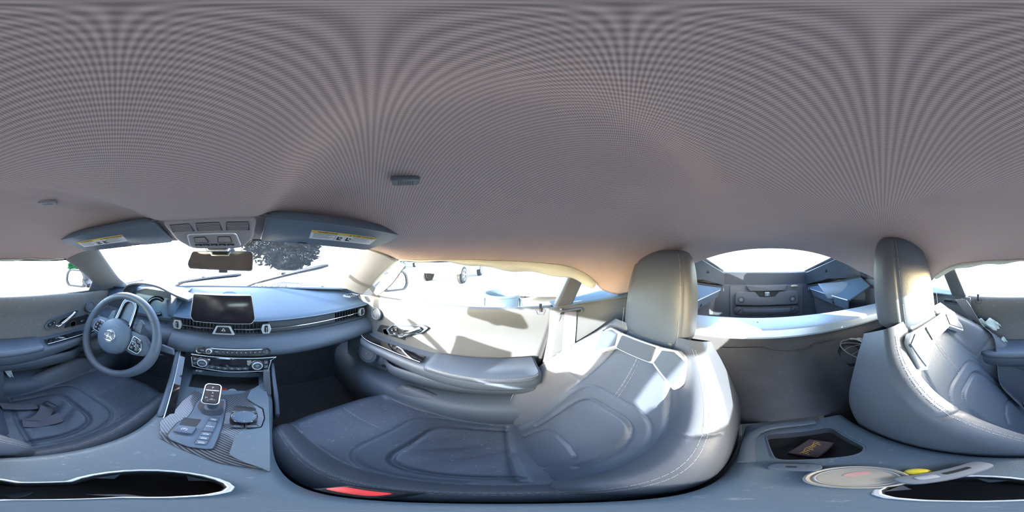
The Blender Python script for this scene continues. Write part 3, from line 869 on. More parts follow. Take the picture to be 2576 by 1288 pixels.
def con_ring(y, z0=.02):
    a, b = interp(LE, y), interp(RE, y); t = ZT + .008 * smooth(.1, -.25, y) - .02 * smooth(.44, .52, y) * 0
    r = .022; P = [(a, z0)]
    for i in range(6):
        q = radians(180 - 90 * i / 5); P.append((a + r + r * cos(q), t - r + r * sin(q)))
    for k in range(1, 6): P.append((lerp(a + r, b - r, k / 6), t + .004 * sin(pi * k / 6)))
    for i in range(6):
        q = radians(90 - 90 * i / 5); P.append((b - r + r * cos(q), t - r + r * sin(q)))
    P.append((b, z0)); return [V((x, y, z)) for x, z in P]
body = MB().loft([con_ring(y) for y in lin(-.30, .60, 36)]).build('body', 'console_leather', con, sharp=60)
# openings: twin cup well, rear tray, front cubby
A_, B_ = V((.030, .074)), V((.008, -.018))
def peanut(ra, rb, n=16):
    d = (B_ - A_).normalized(); t0 = atan2(d.y, d.x); out = []
    for i in range(n + 1):
        t = t0 + radians(38) + radians(284) * i / n; out.append((A_.x + ra * cos(t), A_.y + ra * sin(t)))
    for i in range(n + 1):
        t = t0 + pi + radians(42) + radians(276) * i / n; out.append((B_.x + rb * cos(t), B_.y + rb * sin(t)))
    return out
WZ = Frame((0, 0, 0), (1, 0, 0), (0, 1, 0))
cut(body, MB().plate(WZ, peanut(.0435, .040), .385, .52))
tray = rpoly([(-.052, -.262), (.064, -.262), (.060, -.165), (-.030, -.148), (-.056, -.165)], .014)
cut(body, MB().plate(WZ, tray, .425, .53))
cub = [(-.085, .470), (.125, .470), (.138, .585), (-.105, .585)]
cut(body, MB().plate(WZ, cub, .425, .53))
MB().ring(WZ, peanut(.0465, .043), peanut(.0425, .039), .448, .4625).build('cup_rim', 'satin_silver', con, bevel=.001)
well = MB().ring(WZ, peanut(.0432, .0397), peanut(.0415, .038), .386, .455).build('cup_well', 'black_plastic', con)
MB().plate(WZ, peanut(.042, .0385), .384, .388).build('cup_floor', 'rubber', con)
for c, r_ in ((A_, .0412), (B_, .038)):
    for t in (60, 170, 290):
        a = radians(t); p = V((c.x + (r_ - .002) * cos(a), c.y + (r_ - .002) * sin(a), .435)); u = V((cos(a), sin(a), 0))
        w = V((-u.y, u.x, 0))
        MB().add([p + w * .012, p - w * .012, p - u * .009 + V((0, 0, -.012)), p + V((0, 0, -.03))], [(0, 1, 2), (0, 2, 3), (1, 3, 2), (0, 3, 1)]).build('cup_finger', 'hard_plastic', con, smooth_=False)
MB().ring(WZ, tray, inset(tray, .965), .428, .462).build('tray_wall', 'hard_plastic', con)
MB().plate(WZ, inset(tray, .985), .424, .428).build('tray_mat', 'rubber', con)
MB().tube([WZ.p(a, b, .4645) for a, b in tray], .0022, 6, closed=True).build('tray_rim', 'soft_plastic', con)
# raised surround behind the tray
MB().tube(curve([(.088, -.16, .462), (.086, -.25, .466), (.05, -.285, .474), (-.03, -.288, .474)], 6), [.010] * 19, 10, flat=(.6, 1)).build('tray_surround', 'soft_plastic', con)
# cubby lining
m = MB(); m.box((.018, .530, .428), (.225, .118, .006)); m.build('cubby_floor', 'rubber', con, smooth_=False)
m = MB(); m.box((.018, .592, .47), (.24, .012, .12)); m.build('cubby_back', 'piano_black', con, smooth_=False)
def zq(a, b): return (400 + a / 5.37, 940 + b / 5.37)
def on(pts, z): return [(atz(*p, z).x, atz(*p, z).y) for p in pts]
def flat(pts, z):
    q = on(pts, z); A = sum(q[i - 1][0] * q[i][1] - q[i][0] * q[i - 1][1] for i in range(len(q)))
    return q if A > 0 else q[::-1]
cp = flat([zq(*p) for p in ((480, 225), (640, 285), (900, 285), (1130, 258), (1250, 200), (1395, 150), (1395, 210), (1200, 330), (1215, 372), (1290, 405), (1400, 480), (1425, 600), (1385, 715), (1110, 775), (1030, 850), (955, 1085), (1010, 1120), (1390, 1245), (1400, 1280), (800, 1200), (500, 1095), (10, 862), (10, 640), (200, 500), (310, 372))], ZT + .006)
MB().plate(WZ, cp, ZT - .004, ZT + .0065).build('carbon_plate', 'carbon', con, bevel=.001)
kp = flat([(630, 982), (661, 962), (676, 1000), (679, 1100), (680, 1186), (656, 1176), (590, 1151), (576, 1140), (591, 1096), (606, 1083), (659, 1075), (667, 1052), (663, 1027), (636, 1012), (621, 1001)], ZT + .012)
MB().plate(WZ, rpoly(kp, .004, 3), ZT - .02, ZT + .012).build('knee_pad', 'console_leather', con, bevel=.005, seg=3)
# carbon wing up to the climate panel
MB().prism([(.138, .445, .455), (.158, .445, .455), (.172, .565, .515), (.150, .565, .515)], (0, -.004, .006)).build('carbon_wing', 'carbon', con, bevel=.001)
MB().prism([(.156, .38, .40), (.166, .44, .46), (.178, .57, .525), (.185, .60, .40), (.16, .42, .30)], (.012, 0, 0)).build('side_cheek', 'soft_plastic', con, bevel=.004)
# tall gloss fin on the driver side
pts = curve([(-.062, .285, .455), (-.085, .36, .478), (-.112, .46, .512), (-.148, .60, .560)], 6)
m = MB(); m.loft([[p + V((-.020, .01, -.004)), p + V((-.014, .01, .004)), p + V((.010, 0, -.003)), p + V((.010, 0, -.045)), p + V((-.020, .01, -.055))] for p in pts])
m.build('gloss_fin', 'piano_black', con, sharp=50)
MB().tube([p + V((-.024, .012, .002)) for p in pts], [.004] + [.009] * (len(pts) - 2) + [.010], 8).build('fin_pad', 'leather', con)
MB().tube([p + V((-.013, .008, .004)) for p in pts], .0016, 6).build('fin_line', 'satin_silver', con)
# climate panel
cm = thing('climate_panel', 'gloss black climate control panel with two round bright-ringed knobs', 'control panel', (.035, .55, .50))
f = Frame((.036, .548, .537), (1, 0, -.02), (0, .20, .98))
o_ = rpoly([(-.138, .020), (-.130, -.026), (.0, -.037), (.130, -.030), (.150, .020), (.158, .034), (-.138, .034)], .006)
MB().plate(f, o_, -.030, .0, .002).build('panel', 'piano_black', cm)
MB().tube([f.p(a, b, .0015) for a, b in ((-.136, .018), (-.129, -.024), (-.11, -.0285), (.0, -.0352), (.125, -.0285), (.131, -.02), (.140, .020))], .0016, 6).build('lower_trim', 'satin_silver', cm)
MB().tube([f.p(a, b, .0015) for a, b in ((-.138, .031), (-.03, .0325), (.09, .0325), (.158, .033), (.136, .018))], .0018, 6).build('upper_trim', 'satin_silver', cm)
MB().plate(f, rrect(.13, .026, .003, 3, -.004, .012), .0, .001).build('display', 'screen', cm)
for x, t in ((-.094, 'AUTO'), (.092, 'MAX\nA/C')):
    k = MB().lathe(f.sub(x, .0), [(.0215, -.001), (.0205, .006), (.0185, .0095), (.0150, .0105)], 32).build('temperature_knob', 'hard_plastic', cm)
    MB().lathe(f.sub(x, .0), [(.0178, .0085), (.0178, .0112), (.0148, .0118), (.0140, .0102)], 32, caps=False).build('knob_ring', 'satin_silver', k)
    MB().lathe(f.sub(x, .0), [(.0142, .008), (.0142, .0100), (.0005, .0102)], 28).build('knob_cap', 'black_plastic', k)
    words('knob_legend', t, f.sub(x, .0, .0104), .0055, 'white_print', k)
    for s_, mm in ((-1, 'label_white'), (1, 'red_ring')):
        MB().tube([f.p(x + .0225 * sin(t_), .0225 * cos(t_), .001) for t_ in [radians(s_ * (15 + 7 * i)) for i in range(7)]], .0008, 4).build('heat_arc', mm, cm)
for x0 in (-.122, .122):
    for y0, t in ((.010, 'seat'), (-.010, 'fan')):
        k = MB().plate(f, rrect(.016, .0165, .002, 2, x0, y0), -.001, .0025, .0008).build('climate_key', 'hard_plastic', cm)
        MB().tube([f.p(x0 - .003, y0 - .003, .003), f.p(x0 - .001, y0 + .001, .003), f.p(x0 + .003, y0 + .004, .003)], .0007, 4).build('key_mark', 'white_print', k)
for q in range(6):
    x0 = -.060 + q * .0225
    k = MB().plate(f, rrect(.0210, .012, .001, 2, x0, -.0165 - .002 * sin(pi * q / 5)), -.001, .0022, .0006).build('climate_key', 'hard_plastic', cm)
    g = f.sub(x0, -.0165 - .002 * sin(pi * q / 5), .0024)
    MB().tube([g.p(-.0035 + .0014 * i, (.0012 if (i + q) % 2 else -.0012), .0003) for i in range(6)], .0005, 4).build('key_mark', 'white_print', k)
    MB().box(g.p(0, .0026 if q % 2 else -.0028, .0003), (.005, .0008, .0004), g).build('key_mark', 'white_print', k, smooth_=False)
# torn white sticker left on the display
tag(MB().plate(f, rpoly([(.056, .020), (.060, .012), (.057, .006), (.064, -.003), (.069, .004), (.073, .013), (.072, .023), (.060, .023)], .002), .0012, .0016).build('sticker', 'cream', None), 'torn cream sticker on the climate display beside the knob', 'sticker')
# usb socket plate below the climate panel
us = thing('usb_socket', 'small pill-shaped USB socket plate below the climate panel', 'socket', (-.08, .565, .49))
f = Frame(atr(502, 933, .575) , (1, .1, 0), (0, .3, 1))
MB().plate(f, rrect(.032, .0115, .0055), -.012, .001, .0008).build('plate', 'hard_plastic', us)
MB().plate(f, rrect(.013, .0095, .001, 2, .002, 0), .001, .002).build('usb_port', 'cream', us)
MB().lathe(f.sub(-.0105, 0), [(.003, .0), (.003, .0018), (.0005, .002)], 12).build('aux_port', 'satin_silver', us)
# twelve volt socket and coin in the cubby
s12 = tag(MB().lathe(Frame(atz(557, 984, .432), (1, 0, 0), (0, 1, 0)), [(.017, -.001), (.019, .002), (.017, .004), (.013, .004), (.012, -.0)], 24).build('power_socket', 'red_ring', None), 'red ringed power socket on the cubby floor', 'socket')
tag(MB().lathe(Frame(atz(584, 984, .432), (1, 0, 0), (0, 1, 0)), [(.013, 0), (.0138, .001), (.013, .0022), (.011, .0018), (.0005, .0018)], 24).build('coin', 'grey_print', None), 'round grey coin lying in the cubby behind the selector', 'coin')
# gear selector plate
gp = thing('gear_plate', 'grey selector plate with parking brake switch and mode buttons on the console', 'switch panel', (0, .28, ZT))
Z1 = ZT + .010
poly = flat([zq(*p) for p in ((560, 330), (650, 322), (900, 345), (905, 420), (880, 590), (820, 800), (725, 1015), (660, 1022), (400, 990), (150, 890), (110, 840), (150, 770), (250, 660), (390, 590), (450, 510), (500, 400))], Z1)
MB().plate(WZ, rpoly(poly, .004, 3), ZT + .0065, Z1 + .001, .0015).build('plate', 'grey_panel', gp)
MB().tube([WZ.p(a, b, Z1 - .0005) for a, b in rpoly(poly, .004, 3)], .0016, 6, closed=True).build('plate_edge', 'black_plastic', gp)
boot = flat([zq(*p) for p in ((590, 355), (880, 370), (870, 480), (840, 565), (700, 565), (560, 510), (515, 450), (540, 390))], Z1)
MB().plate(WZ, rpoly(boot, .006, 3), Z1, Z1 + .0016).build('selector_gate', 'dark_box', gp)
pb = flat([zq(*p) for p in ((335, 592), (575, 620), (500, 720), (270, 690))], Z1)
MB().plate(WZ, rpoly(pb, .002, 3), Z1, Z1 + .0014).build('brake_recess', 'black_plastic', gp)
pb2 = flat([zq(*p) for p in ((262, 690), (508, 722), (440, 812), (192, 775))], Z1 + .008)
bs = MB().plate(WZ, rpoly(pb2, .002, 3), Z1, Z1 + .008, .0015).build('brake_switch', 'grey_panel', gp)
c = atz(*zq(345, 748), Z1 + .008)
kf = Frame(c + V((0, 0, .0002)), (.98, -.15, 0), (.15, .98, 0))
words('brake_mark', '(P)', kf, .0105, 'white_print', bs)
a, b = atz(*zq(192, 778), Z1 + .008), atz(*zq(440, 815), Z1 + .008)
MB().tube([a, b], .0012, 6).build('switch_line', 'chrome', bs)
kb = flat([zq(*p) for p in ((690, 585), (822, 600), (640, 972), (470, 958))], Z1)
kc = MB().plate(WZ, rpoly(kb, .003, 3), Z1, Z1 + .0022, .0008).build('key_column', 'hard_plastic', gp)
for ya, yb_, t in ((.02, .12, ''), (.15, .50, 'SPORT'), (.53, .66, ''), (.68, .81, ''), (.83, .97, '')):
    def L_(k): return V((lerp(690, 470, k), lerp(585, 958, k)))
    def R_(k): return V((lerp(822, 640, k), lerp(600, 972, k)))
    q = [L_(yb_) + V((10, 0)), R_(yb_) - V((10, 0)), R_(ya) - V((10, 0)), L_(ya) + V((10, 0))]
    pl = flat([zq(*p) for p in q], Z1 + .003)
    k = MB().plate(WZ, rpoly(pl, .001, 2), Z1 + .002, Z1 + .0038, .0006).build('mode_key', 'grey_panel', kc)
    c = atz(*zq(*((q[0] + q[1] + q[2] + q[3]) / 4)), Z1 + .0040)
    g = Frame(c, (.98, -.15, 0), (.15, .98, 0))
    if t: words('key_legend', t, g, .0058, 'white_print', k)
    else:
        MB().tube([g.p(-.005, -.001, .0002), g.p(-.002, .0012, .0002), g.p(.002, .0012, .0002), g.p(.005, -.001, .0002)], .0006, 4).build('key_icon', 'white_print', k)
        MB().box(g.p(0, -.0018, .0002), (.009, .0010, .0004), g).build('key_icon', 'white_print', k, smooth_=False)
for k in (.135, .515):
    a, b = atz(*zq(lerp(690, 470, k), lerp(585, 958, k)), Z1 + .004), atz(*zq(lerp(822, 640, k), lerp(600, 972, k)), Z1 + .004)
    MB().tube([a, b], .0014, 6).build('key_line', 'chrome', kc)
# gear selector lever
gl = thing('gear_selector', 'upright gloss gear selector lever with a printed shift pattern', 'gear lever', (.013, .352, Z1))
gf = Frame((.012, .356, Z1 + .0016), (1, 0, 0), (0, 1, 0))
MB().lathe(gf, [(.026, 0), (.024, .006), (.019, .012), (.018, .02), (.0005, .022)], 24).build('boot_collar', 'hard_plastic', gl)
kf = Frame((.012, .352, Z1 + .098), (1, 0, 0), (0, .74, .67))
nk = [V((.012, .358, Z1 + .010)), V((.012, .362, Z1 + .035)), kf.p(0, -.010, -.018)]
MB().tube(nk, [.0125, .0135, .0165], 14).build('neck', 'hard_plastic', gl)
MB().loft([[kf.p(a, b, w) for a, b in rrect(wx, wy, .012, 4)] for w, wx, wy in ((-.034, .026, .046), (-.030, .034, .058), (-.018, .040, .068), (-.004, .041, .070), (.0, .038, .067))]).build('knob', 'piano_black', gl)
MB().plate(kf, rrect(.031, .058, .006), -.001, .0012, .0008).build('knob_face', 'dark_box', gl)
MB().tube([kf.p(a, b, .0) for a, b in rrect(.037, .066, .009)], .0016, 6, closed=True).build('face_trim', 'satin_silver', gl)
words('pattern_letter', 'P', kf.sub(0, .021, .0013), .009, 'white_print', gl)
MB().box(kf.p(0, .0125, .0014), (.030, .003, .0008), kf).build('pattern_line', 'white_print', gl, smooth_=False)
for u, v, t in ((.002, .004, 'R'), (.002, -.006, 'N'), (.002, -.016, 'D'), (-.010, -.013, 'M'), (-.006, -.022, '+')):
    words('pattern_letter', t, kf.sub(u, v, .0013), .0068, 'white_print', gl)
MB().tube([kf.p(.0105, -.018, .0014), kf.p(-.004, -.018, .0014)], .0006, 4).build('pattern_line', 'white_print', gl)
# rotary controller
rc = thing('rotary_controller', 'round rotary controller knob ringed by menu keys on the carbon plate', 'knob', tuple(atz(613, 1052, ZT + .008)))
c = atz(614, 1049, ZT + .022); f = Frame((c.x, c.y, ZT + .0065), (1, 0, 0), (0, 1, 0))
pod = [zq(*p) for p in ((1035, 430), (1300, 455), (1335, 560), (1320, 640), (1275, 725), (965, 710), (950, 620), (985, 520))]
pod = flat(pod, ZT + .010)
MB().plate(WZ, rpoly(pod, .005, 3), ZT + .0065, ZT + .0105, .001).build('key_base', 'black_plastic', rc)
MB().lathe(f, [(.027, .003), (.0275, .008), (.0265, .012), (.0275, .0145), (.0275, .0185), (.0255, .0205), (.0245, .0195), (.0005, .0198)], 40).build('knob', 'piano_black', rc)
MB().lathe(f, [(.0262, .0198), (.0256, .0212), (.0246, .0206)], 40, caps=False).build('knob_trim', 'chrome', rc)
MB().lathe(f, [(.0240, .0195), (.0238, .0204), (.0005, .0206)], 40).build('touch_pad', 'grey_panel', rc)
for a in range(4):
    q = a * pi / 2
    words('arrow', '^', Frame(f.p(.019 * cos(q), .019 * sin(q), .0208), (cos(q - pi / 2), sin(q - pi / 2), 0), (cos(q), sin(q), 0)), .007, 'white_print', rc)
for u, v, w_, t in ((-.018, .030, .018, 'MEDIA'), (.001, .0325, .012, 'COM'), (.019, .029, .018, 'NAV'), (-.013, -.033, .024, 'BACK'), (.014, -.033, .024, 'OPTION')):
    k = MB().plate(f, rrect(w_, .011, .0015, 3, u, v), .003, .0060, .0008).build('menu_key', 'hard_plastic', rc)
    words('key_legend', t, f.sub(u, v, .0061), .0042, 'white_print', k)

# things on the console
def disc(px, py, z): return atz(px, py, z)
dc = thing('cream_tin', 'round cream tin with a pale rim lying behind the cup wells', 'tin', (.012, -.088, .465))
f = Frame((.016, -.088, .4655), (1, 0, 0), (0, 1, 0))
MB().lathe(f, [(.034, 0), (.036, .002), (.036, .007), (.034, .0085), (.032, .007), (.0315, .005), (.0005, .0055)], 40).build('lid', 'cream', dc)
MB().lathe(f, [(.0295, .0052), (.0295, .0062), (.0285, .0068), (.0275, .006)], 40, caps=False).build('inner_ring', 'grey_print', dc)
MB().plate(f, ellip(.012, .006, 20, -.006, -.008), .0054, .0060).build('pink_mark', 'pink_stain', dc)
MB().lathe(f.sub(-.042, .020), [(.010, -.0005), (.011, .003), (.008, .006), (.0005, .007)], 24).build('yellow_tab', 'yellow_plastic', dc)
kfob = thing('key_fob', 'dark grey oval key fob beside the tray', 'key fob', (.042, -.140, .464))
f = Frame((.045, -.136, .4655), (.94, -.34, 0), (.34, .94, 0))
MB().plate(f, rpoly([(-.024, -.012), (.024, -.010), (.026, .010), (-.022, .013)], .010), 0, .009, .003).build('shell', 'soft_plastic', kfob)
MB().plate(f, rrect(.010, .005, .0015, 3, .004, 0), .009, .0098).build('fob_key', 'black_plastic', kfob)
MB().plate(f, rrect(.008, .003, .001, 3, -.008, -.001), .009, .0096).build('fob_badge', 'chrome', kfob)
# dark card box with gold lettering in the tray
f = Frame((.004, -.205, .4285), (.70, .71, 0), (-.71, .70, 0))
bx = thing('card_box', 'dark brown flat box with gold lettering lying in the console tray', 'box', (.004, -.205, .4285))
MB().box(f.p(0, 0, .007), (.062, .042, .014), f).build('box', 'dark_box', bx, bevel=.002)
for q in range(9):     # unreadable gold script: slanted strokes on a flourish
    hh = (.013, .007, .006, .010, .006, .007, .006, .012, .007)[q]
    MB().box(f.p(.022 - q * .0055, (.013 - hh) * -.3, .0142), (.0016, hh, .0006), f.sub(0, 0, 0, -.3)).build('gold_stroke', 'gold_print', bx, smooth_=False)
MB().tube([f.p(.026 - q * .0058, -.0065 + .002 * sin(q * 1.3), .0143) for q in range(10)], .0006, 4).build('gold_flourish', 'gold_print', bx)
# belt buckles between seats and console
def buckle(name, p, d, label, red):
    t = thing(name, label, 'buckle', tuple(p))
    d = V(d).normalized(); s_ = V((0, 1, 0)); s_ = (s_ - d * s_.dot(d)).normalized()
    f = Frame(p, s_, d)
    MB().plate(f, rpoly([(-.016, -.06), (.016, -.06), (.021, -.01), (.020, .032), (-.020, .032), (-.021, -.01)], .006), -.011, .011, .003).build('housing', 'soft_plastic' if not red else 'black_plastic', t)
    g = Frame(f.p(0, .032, 0), f.x, -f.n)
    MB().plate(g, rrect(.033, .013, .004), .0, .0030, .001).build('release_button', 'red_plastic' if red else 'hard_plastic', t)
    MB().plate(g, rrect(.026, .003, .001, 2, 0, -.0085), .0, .0006).build('tongue_slot', 'black_plastic', t)
    return t
buckle('belt_buckle', V((.1275, .050, .405)), (-.15, .05, 1), 'black belt buckle with a red release button beside the passenger seat', True)
b2 = thing('belt_buckle', 'pale grey belt buckle with a dark slot beside the driver seat', 'buckle', (-.055, -.055, .464))
p0, p1 = atz(2255, 1212, .468), atz(2480, 1165, .468)
f = Frame((p0 + p1) / 2, p1 - p0, V((0, 0, 1)).cross(p1 - p0))
MB().plate(f, rrect((p1 - p0).length, .026, .010), -.004, .010, .003).build('housing', 'grille_grey', b2)
MB().plate(f, rrect(.030, .006, .002, 3, .008, .002), .010, .0106).build('tongue_slot', 'black_plastic', b2)
MB().plate(f, rrect(.018, .010, .003, 3, -.022, .001), .010, .0112, .0008).build('release_button', 'grey_print', b2)

# ------------------------------------------------------------------ sports seats
def segdist(px, py, pl):
    d = 9.
    for (ax_, ay), (bx_, by) in zip(pl[:-1], pl[1:]):
        vx, vy = bx_ - ax_, by - ay; L = vx * vx + vy * vy
        t = max(0., min(1., ((px - ax_) * vx + (py - ay) * vy) / L)) if L else 0.
        q = (px - ax_ - t * vx) ** 2 + (py - ay - t * vy) ** 2
        if q < d: d = q
    return sqrt(d)
def patches(fn, us, vs_, region, names, mats, parent, closed_u=False):
    """one smooth surface shared out to its sewn panels"""
    nu, nv = len(us), len(vs_)
    P = [[fn(u, v) for v in vs_] for u in us]
    NRM = []
    for i in range(nu):
        row = []
        for j in range(nv):
            du = V(P[min(nu - 1, i + 1)][j]) - V(P[max(0, i - 1)][j]); dv = V(P[i][min(nv - 1, j + 1)]) - V(P[i][max(0, j - 1)])
            q = du.cross(dv); row.append(q.normalized() if q.length > 1e-12 else V((0, 0, 1)))
        NRM.append(row)
    out = {}
    for i in range(nu - 1):
        for j in range(nv - 1):
            k = region((us[i] + us[i + 1]) / 2, (vs_[j] + vs_[j + 1]) / 2)
            out.setdefault(k, []).append((i, j))
    res = {}
    for k, cells in out.items():
        m = MB(); idx = {}
        def vid(i, j):
            if (i, j) not in idx:
                idx[(i, j)] = len(m.v); m.v.append(V(P[i][j]))
            return idx[(i, j)]
        for i, j in cells:
            m.f.append([vid(i, j), vid(i + 1, j), vid(i + 1, j + 1), vid(i, j + 1)])
        o = m.build(names[k], mats.get(k, 'leather'), parent, sharp=180, recalc=False)
        nn = [None] * len(m.v)
        for (i, j), q in idx.items(): nn[q] = NRM[i][j]
        s_ = 0.
        for pl in o.data.polygons: s_ += pl.normal.dot(nn[pl.vertices[0]])
        if s_ < 0: nn = [-q for q in nn]
        o.data.normals_split_custom_set_from_vertices([tuple(q) for q in nn])
        res[k] = o
    return res

SEAT = thing('car_seat', 'black leather sports seat of the passenger side with silver bezel under the headrest', 'car seat', (.37, 0, .0), 'front seats')
SX = .37
# --- cushion
CW, CR = .248, .034
def arc(a, half, r, drop):
    """length along a section -> (offset, drop): flat, round edge, then straight down"""
    s_ = 1 if a >= 0 else -1; a = abs(a); f_ = half - r
    if a <= f_: return s_ * a, 0.
    a -= f_
    if a <= r * pi / 2:
        t = a / r; return s_ * (f_ + r * sin(t)), -r * (1 - cos(t))
    return s_ * half, -r - (a - r * pi / 2)
AMAX = CW - CR + CR * pi / 2 + .14
def sup(x, y, a, b, n=4.): return abs(x / a) ** n + abs(y / b) ** n
ci = [(.128 * (1 if cos(t) >= 0 else -1) * abs(cos(t)) ** .5, .185 * abs(sin(t)) ** .5 - .018) for t in [pi * i / 40 for i in range(41)]]
cb = [(.158 * (1 if cos(t) >= 0 else -1) * abs(cos(t)) ** .5, .240 * abs(sin(t)) ** .5 - .005) for t in [pi * i / 40 for i in range(41)]]
bsL = [(.168, -.09), (.166, .1), (.160, .25), (.165, .34), (.185, .44)]
csmall = [(.0, .235), (.0, .46)]
back_line = [(-.15, -.020), (.15, -.020)]
def c_groove(x, y):
    d1 = segdist(x, y, ci); d2 = segdist(x, y, cb) if y > .02 else 9; d3 = segdist(abs(x), y, bsL)
    g = -.0110 * exp(-(d1 / .0055) ** 2) - .0048 * exp(-(d2 / .004) ** 2) - .0095 * exp(-(d3 / .006) ** 2)
    if y > .23: g -= .0022 * exp(-(x / .0035) ** 2)
    g -= .006 * exp(-((y + .020) / .006) ** 2) * (abs(x) < .15)
    return g
def c_h(x, y):
    s_ = abs(x) / CW
    z = .207 + .066 * smooth(-.04, .30, y) + .012 * smooth(.28, .44, y)
    z += (.070 + .012 * smooth(.0, .25, y)) * smooth(.60, .86, s_) * (1 - .55 * smooth(.30, .45, y))
    z -= .016 * exp(-(x / .09) ** 2) * exp(-((y - .07) / .11) ** 2)
    if sup(x, y - .05, .128, .14) < 1:
        z += .0036 * sin(70 * (x * .55 + y) + 3 * sin(22 * x)) * exp(-((x + .01) / .08) ** 2) * exp(-((y - .07) / .09) ** 2)
    return z
def c_pt(a, b):
    x, dz = arc(a, CW, CR, .1)
    yf = .455 - .125 * (min(1, abs(x) / CW)) ** 3
    # b: metres along the fore-aft section from the rear
    L = yf + .085; r = .045
    q = b * (L - r + r * pi / 2 + .15)
    if q <= L - r: y, dy = -.085 + q, 0.
    else:
        q -= L - r
        if q <= r * pi / 2: t = q / r; y, dy = -.085 + L - r + r * sin(t), -r * (1 - cos(t))
        else: y, dy = -.085 + L, -r - (q - r * pi / 2)
    z = c_h(x, y) + dz + dy
    if abs(dz) < .03 and abs(dy) < .03: z += c_groove(x, y)
    return V((SX + x, y, max(.055, z)))
def c_reg(a, b):
    p = c_pt(a, b); x, y = p.x - SX, p.y
    if abs(x) > interp([(-.09, .168), (.1, .166), (.25, .160), (.34, .165), (.44, .185)], y): return 'L' if x < 0 else 'R'
    if y < -.02: return 'rear'
    if sup(x, y + .018, .128, .185 + .018) < 1: return 'ins'
    if sup(x, y + .005, .158, .245) < 1: return 'band'
    return 'tl' if x < 0 else 'tr'
ua = lin(-AMAX, AMAX, 170)
ub = lin(0, 1, 150)
patches(c_pt, ua, ub, c_reg, {'L': 'cushion_bolster', 'R': 'cushion_bolster', 'rear': 'cushion_rear_strip', 'ins': 'cushion_insert', 'band': 'cushion_band', 'tl': 'thigh_panel', 'tr': 'thigh_panel'}, {'ins': 'leather_worn', 'tl': 'leather_worn', 'tr': 'leather_worn', 'L': 'leather_side', 'R': 'leather_side'}, SEAT)
# --- backrest
BC = [(0., (-.055, .205)), (.10, (-.112, .288)), (.24, (-.182, .408)), (.40, (-.268, .542)), (.53, (-.338, .652)), (.625, (-.383, .735))]
BWL = [(0., .215), (.08, .245), (.18, .258), (.30, .262), (.40, .255), (.48, .234), (.56, .198), (.625, .160)]
BBO = [(0., .02), (.06, .070), (.15, .105), (.26, .112), (.36, .098), (.46, .064), (.55, .028), (.625, .006)]
def b_c(w): return interp(BC, w)
def b_n(w):
    a, b = b_c(max(0, w - .01)), b_c(min(.625, w + .01)); t = V((0, b[0] - a[0], b[1] - a[1])).normalized()
    return V((0, t.z, -t.y))
bi = [(.112 * (1 if cos(t) >= 0 else -1) * abs(cos(t)) ** .5, .065 + .255 * abs(sin(t)) ** .5) for t in [pi * i / 40 for i in range(41)]]
bb = [(.148 * (1 if cos(t) >= 0 else -1) * abs(cos(t)) ** .5, .03 + .34 * abs(sin(t)) ** .5) for t in [pi * i / 40 for i in range(41)]]
bl = [(.085, .0), (.088, .05), (.075, .105), (.03, .125), (-.03, .125), (-.075, .105), (-.088, .05), (-.085, .0)]
def bseam(w): return interp([(0, .150), (.15, .158), (.32, .152), (.45, .118), (.58, .085), (.63, .08)], w)
bsr = [(bseam(w), w) for w in lin(0, .63, 14)]
wing = [(.155, .345), (.20, .375), (.26, .40)]
def b_groove(x, w):
    g = -.0095 * exp(-(segdist(x, w, bi) / .0055) ** 2) - .0048 * exp(-(segdist(x, w, bb) / .004) ** 2) - .008 * exp(-(segdist(abs(x), w, bsr) / .0055) ** 2)
    g -= .0065 * exp(-(segdist(x, w, bl) / .005) ** 2) + .005 * exp(-(segdist(abs(x), w, wing) / .004) ** 2)
    if .37 < w < .56: g -= .0022 * exp(-(x / .0035) ** 2)
    return g
def b_d(x, w):
    W_ = interp(BWL, w); s_ = abs(x) / W_; B = interp(BBO, w)
    d = B * smooth(.52, .84, s_)
    d += .010 * (1 - (min(1, s_ / .6)) ** 2) * exp(-((w - .10) / .09) ** 2)
    return d
TB = .115
def b_pt(a, w):
    W_ = interp(BWL, w); r = .034; f_ = W_ - r
    tot = f_ + r * pi / 2 + TB + r * pi / 2 + f_
    s_ = 1 if a >= 0 else -1; q = abs(a) * tot; dn = 0.
    th = TB
    if q <= f_: x = q
    else:
        q -= f_
        if q <= r * pi / 2: t = q / r; x, dn = f_ + r * sin(t), -r * (1 - cos(t))
        else:
            q -= r * pi / 2
            if q <= th: x, dn = W_, -r - q
            else:
                q -= th
                if q <= r * pi / 2: t = q / r; x, dn = f_ + r * cos(t), -r - th - r * sin(t)
                else:
                    q -= r * pi / 2; x, dn = max(0., f_ - q), -2 * r - th
    n = b_n(w); c = b_c(w)
    front = max(0., 1 + dn / (r * 2.5))
    d = b_d(x, w) if dn > -r * 1.01 else b_d(x, w) * max(0., 1 - (-dn - r) / th)
    d += dn
    if dn > -.012: d += b_groove(s_ * x, w)
    k = smooth(.40, .625, w) * max(0, -dn) * .35           # shell thins toward the top
    p = V((SX + s_ * x, c[0], c[1])) + n * (d + k)
    return p
def b_reg(a, w):
    p = b_pt(a, w); x = p.x - SX; W_ = interp(BWL, w)
    if abs(a) > .60: return 'shell'
    if abs(x) > bseam(w) or abs(a) > .45:
        return ('W' if w > .36 else 'B') + ('L' if x < 0 else 'R')
    if w < .125 and abs(x) < .09 and segdist(x, w, [(0, .0), (0, .05)]) < .085: return 'lum'
    if sup(x, w - .065, .112, .255) < 1 and w > .03 or (w <= .065 and abs(x) < .112): return 'ins'
    if sup(x, w - .03, .148, .34) < 1: return 'band'
    return 'ul' if x < 0 else 'ur'
